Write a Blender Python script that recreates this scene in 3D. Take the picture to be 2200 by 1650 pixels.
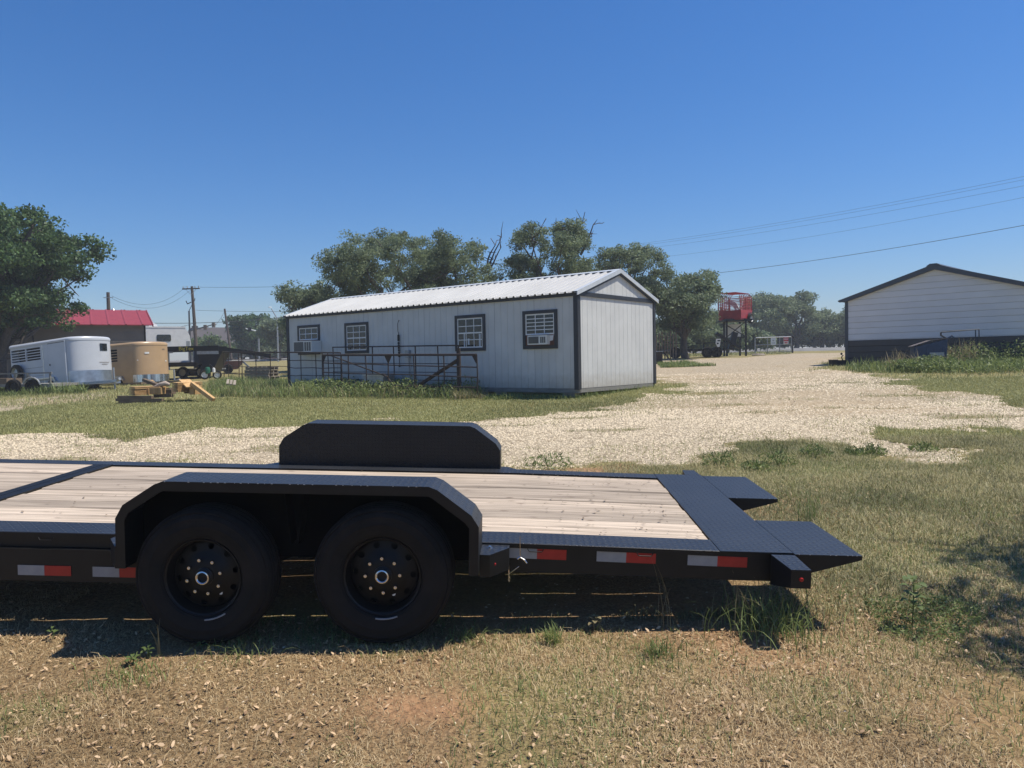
import bpy, math, random
import numpy as np
from mathutils import Vector, Matrix
R = math.radians
for o in list(bpy.data.objects): bpy.data.objects.remove(o)
scn = bpy.context.scene
COL = scn.collection

# ------------------------------------------------------------------ camera
F_PX, PITCH, ROLL, CAM_H = 1597.0, R(1.87), R(1.037), 1.48
_fw = np.array([0, math.cos(PITCH), -math.sin(PITCH)]); _u0 = np.array([0, math.sin(PITCH), math.cos(PITCH)]); _r0 = np.array([1., 0, 0])
_rt = math.cos(ROLL)*_r0 - math.sin(ROLL)*_u0; _up = math.cos(ROLL)*_u0 + math.sin(ROLL)*_r0
CAM = np.array([0, 0, CAM_H])
cd = bpy.data.cameras.new('camera'); cam = bpy.data.objects.new('camera', cd); COL.objects.link(cam)
cd.sensor_width = 36; cd.lens = 36*F_PX/2200; cd.clip_end = 3000; cd.clip_start = 0.05
m = Matrix.Identity(4)
for i in range(3):
    m[i][0] = _rt[i]; m[i][1] = _up[i]; m[i][2] = -_fw[i]; m[i][3] = CAM[i]
cam.matrix_world = m
scn.camera = cam

# ------------------------------------------------------------------ light
SUN = Vector((0.50, 0.045, 1.0)).normalized()
EL = math.asin(SUN.z); AZ = math.atan2(SUN.x, SUN.y)
w = bpy.data.worlds.new('World'); scn.world = w; w.use_nodes = True
nt = w.node_tree; sky = nt.nodes.new('ShaderNodeTexSky'); sky.sky_type = 'NISHITA'; sky.sun_disc = False
sky.sun_elevation = EL; sky.sun_rotation = AZ; sky.altitude = 400; sky.air_density = 1.3; sky.dust_density = 0.5; sky.ozone_density = 10
sat = nt.nodes.new('ShaderNodeHueSaturation'); sat.inputs['Saturation'].default_value = 1.17; nt.links.new(sky.outputs[0], sat.inputs['Color'])
wbn = nt.nodes.new('ShaderNodeMix'); wbn.data_type = 'RGBA'; wbn.blend_type = 'MULTIPLY'; wbn.inputs[0].default_value = 1.; wbn.inputs[7].default_value = (1., .985, 1.11, 1); nt.links.new(sat.outputs[0], wbn.inputs[6])
nt.links.new(wbn.outputs[2], nt.nodes['Background'].inputs[0]); nt.nodes['Background'].inputs[1].default_value = 0.093
sl = bpy.data.lights.new('sun', 'SUN'); so = bpy.data.objects.new('sun', sl); COL.objects.link(so)
sl.energy = 5.0; sl.angle = R(0.53); sl.color = (1.0, 0.94, 0.83)
so.rotation_euler = SUN.to_track_quat('Z', 'Y').to_euler(); so.location = (20, 5, 40)
scn.view_settings.view_transform = 'Standard'; scn.view_settings.look = 'None'; scn.view_settings.exposure = 0.2; scn.view_settings.gamma = 1
scn.render.engine = 'CYCLES'

# ------------------------------------------------------------------ pixel helpers, terrain
def ray(x, y): return _fw + _rt*((x-1100)/F_PX) + _up*((825-y)/F_PX)
def at(x, y, Y):
    d = ray(x, y); return CAM + d*(Y/d[1])
_gy = np.array([-30, 0, 4, 6.6, 12, 17.85, 25, 30, 45, 60, 80, 90, 100, 130, 600.])
_gz = np.array([-.15, -.06, -.022, .075, .33, .50, .72, .82, 1.2, 1.45, 1.6, 1.95, 2.15, 2.45, 2.6])
def G(x, y):
    s = np.interp(y, [0, 8, 18, 30, 60, 100, 600], [0, 0, .008, .0165, .0085, .003, 0])
    return np.interp(y, _gy, _gz) + np.clip(x, -70, 70)*s
def gp(x, y):
    d = ray(x, y); lo, hi = 1.0, 400.0
    t = lo
    while t < hi:
        p = CAM + d*(t/d[1])
        if p[2] < G(p[0], p[1]): break
        t *= 1.01
    a, b = t/1.01, t
    for _ in range(20):
        c = (a+b)/2; p = CAM + d*(c/d[1])
        if p[2] < G(p[0], p[1]): b = c
        else: a = c
    p = CAM + d*(b/d[1]); return np.array([p[0], p[1], G(p[0], p[1])])

# ------------------------------------------------------------------ materials
def mat(name, c1, c2=None, rough=.6, metal=0., scale=6., bump=0., bscale=40., detail=4, spec=.5, stretch=None, rand=0., coat=0.):
    mt = bpy.data.materials.new(name); mt.use_nodes = True; n = mt.node_tree.nodes; L = mt.node_tree.links
    b = n['Principled BSDF']; b.inputs['Roughness'].default_value = rough; b.inputs['Metallic'].default_value = metal
    b.inputs['Specular IOR Level'].default_value = spec; b.inputs['Coat Weight'].default_value = coat
    c2 = c2 or tuple(x*.8 for x in c1)
    tc = n.new('ShaderNodeTexCoord'); src = tc.outputs['Object']
    if stretch:
        mp = n.new('ShaderNodeMapping'); mp.inputs['Scale'].default_value = stretch; L.new(src, mp.inputs[0]); src = mp.outputs[0]
    if rand:
        oi = n.new('ShaderNodeObjectInfo'); va = n.new('ShaderNodeVectorMath'); va.operation = 'ADD'
        sc = n.new('ShaderNodeMath'); sc.operation = 'MULTIPLY'; sc.inputs[1].default_value = 37.; L.new(oi.outputs['Random'], sc.inputs[0])
        L.new(src, va.inputs[0]); L.new(sc.outputs[0], va.inputs[1]); src = va.outputs[0]
    no = n.new('ShaderNodeTexNoise'); no.inputs['Scale'].default_value = scale; no.inputs['Detail'].default_value = detail; L.new(src, no.inputs[0])
    rp = n.new('ShaderNodeValToRGB'); rp.color_ramp.elements[0].position = .32; rp.color_ramp.elements[1].position = .68
    rp.color_ramp.elements[0].color = (*c2, 1); rp.color_ramp.elements[1].color = (*c1, 1); L.new(no.outputs[0], rp.inputs[0])
    out = rp.outputs[0]
    if rand:
        hs = n.new('ShaderNodeHueSaturation'); mr = n.new('ShaderNodeMapRange'); mr.inputs[3].default_value = 1-rand; mr.inputs[4].default_value = 1+rand
        L.new(oi.outputs['Random'], mr.inputs[0]); L.new(mr.outputs[0], hs.inputs['Value']); L.new(out, hs.inputs['Color']); out = hs.outputs[0]
    L.new(out, b.inputs['Base Color'])
    if bump:
        n2 = n.new('ShaderNodeTexNoise'); n2.inputs['Scale'].default_value = bscale; n2.inputs['Detail'].default_value = 3; L.new(src, n2.inputs[0])
        bp = n.new('ShaderNodeBump'); bp.inputs['Strength'].default_value = bump; bp.inputs['Distance'].default_value = .02
        L.new(n2.outputs[0], bp.inputs['Height']); L.new(bp.outputs[0], b.inputs['Normal'])
    return mt

def diamond_mat(name, axes, pitch=.036, dist=.011, c1=(.022, .025, .031), c2=(.013, .015, .020), spec=.55):
    """black paint on tread plate: raised lozenges, alternating diagonals, as relief"""
    mt = mat(name, c1, c2, rough=.42, scale=2.5, spec=spec)
    n = mt.node_tree.nodes; L = mt.node_tree.links; b = n['Principled BSDF']
    tc = n.new('ShaderNodeTexCoord'); sp = n.new('ShaderNodeSeparateXYZ'); L.new(tc.outputs['Object'], sp.inputs[0])
    def M(op, a, bb=None):
        k = n.new('ShaderNodeMath'); k.operation = op
        for i, v in enumerate((a, bb)):
            if v is None: continue
            if isinstance(v, (int, float)): k.inputs[i].default_value = v
            else: L.new(v, k.inputs[i])
        return k.outputs[0]
    S = 1/pitch
    u = M('MULTIPLY', sp.outputs[axes[0]], S); v = M('MULTIPLY', sp.outputs[axes[1]], S)
    fu, fv = M('FLOOR', u), M('FLOOR', v)
    lu, lv = M('SUBTRACT', M('FRACT', u), .5), M('SUBTRACT', M('FRACT', v), .5)
    par = M('SUBTRACT', M('MULTIPLY', M('PINGPONG', M('ADD', fu, fv), 1.), 2.), 1.)
    a = M('ADD', lu, M('MULTIPLY', lv, par)); c = M('SUBTRACT', lu, M('MULTIPLY', lv, par))
    e = M('ADD', M('POWER', M('MULTIPLY', a, 1.25), 2.), M('POWER', M('MULTIPLY', c, 4.2), 2.))
    h = n.new('ShaderNodeMapRange'); h.interpolation_type = 'SMOOTHSTEP'; h.inputs[1].default_value = 1.; h.inputs[2].default_value = .35
    L.new(e, h.inputs[0])
    old = b.inputs['Base Color'].links[0].from_socket; wx = n.new('ShaderNodeMix'); wx.data_type = 'RGBA'; wf = n.new('ShaderNodeMath'); wf.operation = 'MULTIPLY'; wf.inputs[1].default_value = .55 if dist > .005 else .12; L.new(h.outputs[0], wf.inputs[0]); L.new(wf.outputs[0], wx.inputs[0]); L.new(old, wx.inputs[6]); wx.inputs[7].default_value = (.075, .078, .082, 1); L.new(wx.outputs[2], b.inputs['Base Color'])
    bp = n.new('ShaderNodeBump'); bp.inputs['Strength'].default_value = 1.; bp.inputs['Distance'].default_value = dist
    L.new(h.outputs[0], bp.inputs['Height']); L.new(bp.outputs[0], b.inputs['Normal'])
    return mt

def wood_mat(name, c1, c2, knots=True, stretch=(1.2, 22, 22), rand=.14):
    mt = mat(name, c1, c2, rough=.8, scale=1.6, stretch=stretch, detail=8, rand=rand, bump=.25, bscale=9)
    if knots:
        n = mt.node_tree.nodes; L = mt.node_tree.links; b = n['Principled BSDF']
        old = b.inputs['Base Color'].links[0].from_socket
        tc = n.new('ShaderNodeTexCoord'); oi = n.new('ShaderNodeObjectInfo'); mp = n.new('ShaderNodeMapping'); mp.inputs['Scale'].default_value = (2.6, 9, 1)
        va = n.new('ShaderNodeVectorMath'); va.operation = 'ADD'; k = n.new('ShaderNodeMath'); k.operation = 'MULTIPLY'; k.inputs[1].default_value = 91
        L.new(oi.outputs['Random'], k.inputs[0]); L.new(tc.outputs['Object'], mp.inputs[0]); L.new(mp.outputs[0], va.inputs[0]); L.new(k.outputs[0], va.inputs[1])
        vo = n.new('ShaderNodeTexVoronoi'); vo.inputs['Scale'].default_value = 1.3; L.new(va.outputs[0], vo.inputs[0])
        mr = n.new('ShaderNodeMapRange'); mr.inputs[1].default_value = .05; mr.inputs[2].default_value = .13; L.new(vo.outputs['Distance'], mr.inputs[0])
        mx = n.new('ShaderNodeMix'); mx.data_type = 'RGBA'; L.new(mr.outputs[0], mx.inputs[0]); mx.inputs[6].default_value = (.10, .06, .035, 1)
        L.new(old, mx.inputs[7]); L.new(mx.outputs[2], b.inputs['Base Color'])
    return mt

def leaf_mat(name, c1, c2, scale=.8, trans=.25):
    mt = bpy.data.materials.new(name); mt.use_nodes = True; n = mt.node_tree.nodes; L = mt.node_tree.links
    n.remove(n['Principled BSDF']); out = n['Material Output']
    at_ = n.new('ShaderNodeAttribute'); at_.attribute_name = 'tint'
    tc = n.new('ShaderNodeTexCoord'); no = n.new('ShaderNodeTexNoise'); no.inputs['Scale'].default_value = scale; L.new(tc.outputs['Object'], no.inputs[0])
    ad = n.new('ShaderNodeMath'); ad.operation = 'ADD'; L.new(no.outputs[0], ad.inputs[0]); L.new(at_.outputs['Fac'], ad.inputs[1])
    rp = n.new('ShaderNodeValToRGB'); rp.color_ramp.elements[0].position = .36; rp.color_ramp.elements[1].position = .95
    rp.color_ramp.elements[0].color = (*c2, 1); rp.color_ramp.elements[1].color = (*c1, 1); L.new(ad.outputs[0], rp.inputs[0])
    d = n.new('ShaderNodeBsdfPrincipled'); d.inputs['Roughness'].default_value = .55; d.inputs['Specular IOR Level'].default_value = .35
    t = n.new('ShaderNodeBsdfTranslucent'); L.new(rp.outputs[0], d.inputs['Base Color']); L.new(rp.outputs[0], t.inputs['Color'])
    mx = n.new('ShaderNodeMixShader'); mx.inputs[0].default_value = trans; L.new(d.outputs[0], mx.inputs[1]); L.new(t.outputs[0], mx.inputs[2]); L.new(mx.outputs[0], out.inputs[0])
    return mt

M = {}
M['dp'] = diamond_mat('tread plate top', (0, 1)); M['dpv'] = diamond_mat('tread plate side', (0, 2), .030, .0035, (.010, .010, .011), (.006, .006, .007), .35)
M['black'] = mat('black chassis paint', (.010, .0098, .0095), (.006, .006, .006), rough=.5, scale=8, spec=.35)
M['well_shade'] = mat('shade darkened black', (.005, .0048, .0045), (.003, .003, .003), rough=.95, spec=.1)  # near-black copy of the chassis paint; wheel-well shade put into the colour
M['rubber'] = mat('tyre rubber', (.017, .0145, .012), (.0065, .0063, .006), rough=.85, scale=6, bump=.15, bscale=60, spec=.3)
M['rim'] = mat('black rim paint', (.008, .0078, .0075), (.005, .005, .005), rough=.5, scale=12, spec=.3)
M['chrome'] = mat('chrome', (.75, .75, .76), (.6, .6, .6), rough=.22, metal=1., scale=20)
M['alu'] = mat('aluminium', (.62, .63, .64), (.45, .46, .47), rough=.38, metal=1., scale=5)
M['plank'] = wood_mat('weathered pine decking', (.57, .465, .36), (.29, .23, .17), rand=.26)
M['silver'] = mat('silver reflective tape', (.30, .31, .32), (.25, .26, .27), rough=.35, scale=20)
M['redtape'] = mat('red reflective tape', (.42, .02, .02), (.34, .015, .015), rough=.35, scale=20)
M['redlight'] = mat('red lamp lens', (.35, .02, .02), rough=.2)
M['white'] = mat('white paint', (.78, .78, .76), (.68, .68, .66), rough=.45, scale=3)
M['offwhite'] = mat('white plastic', (.72, .72, .68), (.62, .62, .58), rough=.5, scale=5)
M['shed'] = mat('pale grey painted siding', (.595, .60, .575), (.53, .535, .515), rough=.7, scale=2.2, bump=.12, bscale=70, rand=.02)
def splash(mt, top, col):
    n = mt.node_tree.nodes; L = mt.node_tree.links; b = n['Principled BSDF']; old = b.inputs['Base Color'].links[0].from_socket; tc = n.new('ShaderNodeTexCoord'); sp = n.new('ShaderNodeSeparateXYZ'); L.new(tc.outputs['Object'], sp.inputs[0])
    no = n.new('ShaderNodeTexNoise'); no.inputs['Scale'].default_value = 7; no.inputs['Detail'].default_value = 6; L.new(tc.outputs['Object'], no.inputs[0]); ma = n.new('ShaderNodeMath'); ma.operation = 'MULTIPLY_ADD'; ma.inputs[1].default_value = -.55; L.new(no.outputs[0], ma.inputs[0]); L.new(sp.outputs[2], ma.inputs[2])
    mr = n.new('ShaderNodeMapRange'); mr.inputs[1].default_value = top; mr.inputs[2].default_value = top-.45; mr.inputs[4].default_value = .55; L.new(ma.outputs[0], mr.inputs[0]); mx = n.new('ShaderNodeMix'); mx.data_type = 'RGBA'; L.new(mr.outputs[0], mx.inputs[0]); L.new(old, mx.inputs[6]); mx.inputs[7].default_value = (*col, 1); L.new(mx.outputs[2], b.inputs['Base Color'])
splash(M['shed'], .42, (.34, .29, .22))
M['trim'] = mat('charcoal trim', (.030, .033, .038), (.022, .024, .028), rough=.55, scale=5)
M['roofwhite'] = mat('white ribbed metal roof', (.56, .55, .52), (.50, .49, .46), rough=.45, scale=1.3, rand=.02)
M['rake'] = mat('grey white flashing', (.55, .58, .60), (.47, .50, .52), rough=.45)
M['glass'] = mat('window glass', (.018, .022, .024), (.010, .013, .015), rough=.08, scale=2, spec=.6)
M['skid'] = mat('grey treated timber', (.26, .25, .22), (.16, .15, .13), rough=.85, scale=3, stretch=(1, 8, 8))
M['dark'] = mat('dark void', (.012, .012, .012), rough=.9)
M['rust'] = mat('rusty pipe', (.052, .033, .025), (.026, .018, .015), rough=.8, scale=14, bump=.2)
M['brownboard'] = mat('red brown board', (.17, .07, .045), (.10, .045, .03), rough=.8, scale=9)
M['galv'] = mat('galvanised steel', (.42, .43, .43), (.30, .31, .31), rough=.45, metal=.6, scale=12)
M['grille'] = mat('air conditioner grille', (.13, .135, .13), (.09, .095, .09), rough=.6, scale=30)
M['barn'] = mat('grey metal siding', (.72, .71, .70), (.66, .65, .64), rough=.5, scale=1.2, rand=.015)
M['barndark'] = mat('charcoal metal siding', (.04, .042, .046), (.032, .034, .038), rough=.5, scale=1.2)
M['slate'] = mat('slate blue trim', (.045, .058, .072), (.038, .048, .06), rough=.45)
M['blue'] = mat('blue dumpster paint', (.022, .055, .115), (.016, .038, .075), rough=.55, scale=7)
M['lid'] = mat('sun bleached lid', (.17, .14, .13), (.11, .095, .09), rough=.6, scale=5)
M['lumber'] = wood_mat('fresh sawn lumber', (.56, .36, .16), (.42, .25, .10), False, (14, 14, 2), .22)
M['oldwood'] = wood_mat('old grey brown timber', (.20, .145, .09), (.11, .08, .055), False, (2, 14, 14), .2)
M['pallet'] = wood_mat('grey pallet wood', (.33, .28, .22), (.20, .165, .125), False, (2, 14, 14), .2)
M['pole'] = mat('creosote pole', (.10, .075, .055), (.06, .045, .035), rough=.9, scale=4, stretch=(6, 6, .8))
M['wire'] = mat('cable', (.03, .035, .04), rough=.6)
M['htwhite'] = mat('white horse trailer skin', (.50, .52, .55), (.46, .48, .51), rough=.3, scale=2)
M['gold'] = mat('gold beige trailer skin', (.46, .31, .17), (.41, .275, .15), rough=.35, scale=2)
M['mirror'] = mat('polished stone guard', (.72, .73, .74), (.5, .51, .52), rough=.16, metal=1., scale=3, stretch=(5, 5, .4))
M['redroof'] = mat('red metal roof', (.30, .036, .040), (.25, .032, .036), rough=.5, scale=2)
M['taupe'] = mat('taupe metal wall', (.21, .175, .15), (.18, .15, .13), rough=.6, scale=2)
M['tan'] = mat('tan stripe', (.45, .36, .28), rough=.6)
M['brownroof'] = mat('brown shingle roof', (.085, .07, .068), (.065, .055, .053), rough=.85, scale=5)
M['stone'] = mat('limestone', (.32, .26, .20), (.22, .18, .14), rough=.85, scale=8)
M['redwall'] = mat('red barn wall', (.22, .045, .04), (.15, .03, .03), rough=.7)
M['red'] = mat('red cattle trailer paint', (.40, .028, .032), (.27, .020, .024), rough=.4, scale=4)
M['green'] = mat('green plastic', (.02, .16, .09), (.015, .1, .06), rough=.5)
M['yellow'] = mat('yellow lettering', (.60, .48, .04), rough=.5)
M['asphalt'] = mat('asphalt', (.22, .215, .205), (.165, .16, .155), rough=.9, scale=.6)
M['bark'] = mat('oak bark', (.12, .10, .085), (.06, .05, .042), rough=.95, scale=9, bump=.5, bscale=20, stretch=(3, 3, .7))
M['oak'] = leaf_mat('live oak leaf', (.245, .300, .165), (.105, .138, .076), trans=.42)
M['elm'] = leaf_mat('elm leaf', (.125, .205, .072), (.038, .074, .030), trans=.38)
M['lime'] = leaf_mat('light green leaf', (.17, .24, .09), (.08, .13, .05))
M['weed'] = leaf_mat('green weed', (.25, .30, .10), (.10, .145, .046), scale=2, trans=.35)
M['drygrass'] = leaf_mat('dry grass', (.42, .35, .19), (.20, .17, .09), scale=3)
M['straw'] = leaf_mat('straw', (.54, .41, .23), (.20, .14, .068), scale=2, trans=.15); M['hay'] = leaf_mat('cut hay', (.42, .37, .19), (.16, .155, .07), scale=1.2, trans=.2)
M['lawn'] = leaf_mat('mown lawn', (.36, .355, .145), (.18, .195, .075), scale=.6, trans=.25)
M['deadleaf'] = mat('fallen oak leaf', (.62, .43, .25), (.27, .15, .075), rough=.6, scale=1.5, rand=.5)
M['deadleaf_stuff'] = leaf_mat('fallen oak leaves', (.60, .42, .245), (.20, .11, .055), scale=9, trans=.1)
M['pebble'] = leaf_mat('limestone gravel', (.65, .54, .375), (.26, .205, .135), scale=25, trans=0.)
M['cloth'] = mat('pale tarp', (.45, .36, .29), (.36, .29, .23), rough=.8, scale=6)
M['signred'] = mat('red sign print', (.60, .04, .04), rough=.5)
M['mesh'] = mat('brown expanded mesh', (.12, .10, .08), (.07, .06, .05), rough=.8, scale=30)

# ------------------------------------------------------------------ builders
class MB:
    def __init__(s): s.v = []; s.f = []
    def quad(s, *p):
        i = len(s.v); s.v += [tuple(map(float, q)) for q in p]; s.f.append(tuple(range(i, i+len(p)))); return s
    def box(s, a, b):
        (x0, y0, z0), (x1, y1, z1) = a, b; i = len(s.v)
        s.v += [(x0, y0, z0), (x1, y0, z0), (x1, y1, z0), (x0, y1, z0), (x0, y0, z1), (x1, y0, z1), (x1, y1, z1), (x0, y1, z1)]
        s.f += [tuple(i+k for k in q) for q in ((0, 3, 2, 1), (4, 5, 6, 7), (0, 1, 5, 4), (1, 2, 6, 5), (2, 3, 7, 6), (3, 0, 4, 7))]; return s
    def bbox(s, a, b, c=.006):
        """box with chamfered long edges (all edges along x)"""
        (x0, y0, z0), (x1, y1, z1) = a, b
        pr = [(y0+c, z0), (y1-c, z0), (y1, z0+c), (y1, z1-c), (y1-c, z1), (y0+c, z1), (y0, z1-c), (y0, z0+c)]
        return s.prism([(x0, y, z) for y, z in pr], (x1-x0, 0, 0))
    def prism(s, poly, d):
        n = len(poly); i = len(s.v); d = np.array(d, float)
        s.v += [tuple(map(float, p)) for p in poly] + [tuple(np.array(p, float)+d) for p in poly]
        s.f.append(tuple(range(i, i+n))[::-1]); s.f.append(tuple(range(i+n, i+2*n)))
        for k in range(n): j = (k+1) % n; s.f.append((i+k, i+j, i+n+j, i+n+k))
        return s
    def tube(s, pts, r, n=8, cap=True):
        pts = [Vector(p) for p in pts]; r = [r]*len(pts) if isinstance(r, (int, float)) else r
        i = len(s.v); up = None
        for k, p in enumerate(pts):
            t = (pts[min(k+1, len(pts)-1)] - pts[max(k-1, 0)]).normalized()
            if up is None: up = t.orthogonal().normalized()
            up = (up - t*up.dot(t)); up = up.normalized() if up.length > 1e-6 else t.orthogonal().normalized()
            sd = t.cross(up)
            for q in range(n):
                a = 2*math.pi*q/n; s.v.append(tuple(p + up*(r[k]*math.cos(a)) + sd*(r[k]*math.sin(a))))
        for k in range(len(pts)-1):
            for q in range(n):
                a, b = i+k*n+q, i+k*n+(q+1) % n; s.f.append((a, b, b+n, a+n))
        if cap: s.f.append(tuple(i+q for q in range(n))[::-1]); s.f.append(tuple(i+(len(pts)-1)*n+q for q in range(n)))
        return s
    def bar(s, p, q, wx, wy=None):
        """square bar from p to q"""
        p, q = Vector(p), Vector(q); t = (q-p).normalized(); up = Vector((0, 0, 1)) if abs(t.z) < .9 else Vector((0, 1, 0))
        sd = t.cross(up).normalized(); up = sd.cross(t); wy = wy or wx
        c = [sd*(a*wx/2) + up*(b*wy/2) for a, b in ((-1, -1), (1, -1), (1, 1), (-1, 1))]
        return s.prism([tuple(p+k) for k in c], tuple(q-p))
    def lathe(s, prof, c, axis='y', n=48):
        """profile [(r, h)] spun about an axis through c"""
        i = len(s.v); c = Vector(c); m = len(prof)
        for q in range(n):
            a = 2*math.pi*q/n; ca, sa = math.cos(a), math.sin(a)
            for r, h in prof:
                s.v.append(tuple(c + (Vector((r*ca, h, r*sa)) if axis == 'y' else Vector((r*ca, r*sa, h)) if axis == 'z' else Vector((h, r*ca, r*sa)))))
        for q in range(n):
            for k in range(m-1):
                a, b = i+q*m+k, i+((q+1) % n)*m+k; s.f.append((a, a+1, b+1, b))
        return s
    def build(s, name, mt, parent=None, smooth=False, fn=None, loc=None):
        v = [fn(p) for p in s.v] if fn else s.v
        me = bpy.data.meshes.new(name); me.from_pydata(v, [], s.f); me.update()
        import bmesh
        bm = bmesh.new(); bm.from_mesh(me); bmesh.ops.recalc_face_normals(bm, faces=bm.faces); bm.to_mesh(me); bm.free()
        if smooth:
            for p in me.polygons: p.use_smooth = True
            try: me.set_sharp_from_angle(angle=R(smooth if smooth > 1 else 40))
            except Exception: pass
        return link(name, me, mt, parent, loc)
def link(name, me, mt, parent=None, loc=None):
    if mt is not None and not me.materials: me.materials.append(M[mt] if isinstance(mt, str) else mt)
    o = bpy.data.objects.new(name, me); COL.objects.link(o)
    if parent: o.parent = parent
    if loc is not None: o.location = loc
    return o
def tag(o, label, cat=None, group=None, kind=None):
    if label: o['label'] = label
    if cat: o['category'] = cat
    if group: o['group'] = group
    if kind: o['kind'] = kind
    return o
def empty(name, label, cat, loc=(0, 0, 0), rz=0., group=None, mtx=None):
    o = bpy.data.objects.new(name, None); COL.objects.link(o); o.empty_display_size = .2
    if mtx is not None: o.matrix_world = mtx
    else: o.location = tuple(map(float, loc)); o.rotation_euler = (0, 0, rz)
    return tag(o, label, cat, group)
def copy_tree(o, parent=None):
    c = o.copy(); COL.objects.link(c); c.parent = parent
    for ch in o.children: copy_tree(ch, c)
    return c
def npmesh(name, V, F, mt, tint=None, parent=None, k=None):
    """V (n,3), F (m,3|4) numpy"""
    me = bpy.data.meshes.new(name); V = np.asarray(V, np.float32); F = np.asarray(F, np.int32); k = F.shape[1]
    me.vertices.add(len(V)); me.vertices.foreach_set('co', V.ravel())
    me.loops.add(F.size); me.loops.foreach_set('vertex_index', F.ravel())
    me.polygons.add(len(F)); me.polygons.foreach_set('loop_start', np.arange(0, F.size, k, dtype=np.int32))
    me.update(calc_edges=True)
    if tint is not None:
        a = me.attributes.new('tint', 'FLOAT', 'POINT'); a.data.foreach_set('value', np.asarray(tint, np.float32))
    return link(name, me, mt, parent)
def text_mesh(s, size, mt, parent, mtx, name='lettering'):
    cu = bpy.data.curves.new('t', 'FONT'); cu.body = s; cu.size = size; cu.extrude = .004; cu.align_x = 'CENTER'; cu.align_y = 'CENTER'
    o = bpy.data.objects.new('t', cu); COL.objects.link(o)
    me = bpy.data.meshes.new_from_object(o.evaluated_get(bpy.context.evaluated_depsgraph_get())); bpy.data.objects.remove(o)
    me.materials.clear(); r = link(name, me, mt, parent); r.matrix_basis = mtx; return r
def struct(o): o['kind'] = 'structure'; return o
NTH = 'first second third fourth fifth sixth seventh eighth ninth tenth eleventh twelfth thirteenth fourteenth'.split()
rng = np.random.default_rng(7)
def noise2(x, y, seed=0, oct=4, f=1.0):
    """cheap value noise, 0..1"""
    out = np.zeros(np.broadcast(x, y).shape); amp = 1.; tot = 0
    r = np.random.default_rng(seed); T = r.random((256, 256))
    for o in range(oct):
        X, Y = x*f*2**o + 31.7*o, y*f*2**o + 17.3*o; xi, yi = np.floor(X).astype(int), np.floor(Y).astype(int); fx, fy = X-xi, Y-yi
        fx = fx*fx*(3-2*fx); fy = fy*fy*(3-2*fy)
        g = lambda a, b: T[(xi+a) % 256, (yi+b) % 256]
        out += amp*((g(0, 0)*(1-fx)+g(1, 0)*fx)*(1-fy) + (g(0, 1)*(1-fx)+g(1, 1)*fx)*fy); tot += amp; amp *= .5
    return out/tot

# ================================================================== GROUND
def poly_px(pts): return np.array([gp(*p)[:2] for p in pts])
def inside(P, poly):
    x, y = P[..., 0], P[..., 1]; c = np.zeros(x.shape, bool); n = len(poly)
    for i in range(n):
        x0, y0 = poly[i]; x1, y1 = poly[(i+1) % n]
        if y0 == y1: continue
        k = ((y0 > y) != (y1 > y)) & (x < (x1-x0)*(y-y0)/(y1-y0)+x0); c ^= k
    return c
GRAVEL = poly_px([(-500, 1015), (1100, 1012), (1400, 1004), (1520, 988), (1640, 968), (1760, 955), (1900, 978), (2010, 990), (2200, 955), (2500, 945), (2500, 915), (2200, 884), (2100, 852),
                  (1950, 824), (1895, 803), (1830, 794), (1785, 793), (1740, 798), (1780, 779), (1850, 757.5), (1720, 759), (1640, 764), (1600, 768), (1500, 771), (1400, 772), (1330, 774), (1360, 800), (1420, 815), (1490, 828),
                  (1480, 838), (1380, 859), (1250, 885), (1100, 897), (880, 904), (640, 915), (450, 926), (300, 943), (150, 924), (0, 934), (-500, 960)])
STRIP = poly_px([(-300, 905), (0, 884), (120, 868), (250, 850), (250, 839), (120, 852), (0, 861), (-300, 880)])
ISLAND = poly_px([(1925, 948), (2030, 922), (2200, 912), (2400, 915), (2400, 950), (2200, 962), (2060, 968)])
LAWN = poly_px([(-500, 960), (0, 934), (150, 924), (300, 943), (450, 926), (640, 915), (880, 904), (1100, 897), (1250, 885), (1380, 859), (1480, 838), (1490, 828), (1400, 815), (1300, 800), (700, 800), (480, 815), (250, 850), (0, 884), (-500, 930)])
LAWN2 = poly_px([(1895, 803), (1950, 824), (2100, 852), (2200, 884), (2700, 960), (2700, 790), (2200, 770), (1980, 790)])
def warp(x, y, a):
    return np.stack([x + a*(noise2(x, y, 1, 4, .9)-.5)*2, y + a*(noise2(x, y, 2, 4, .9)-.5)*2.4], -1)
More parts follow.
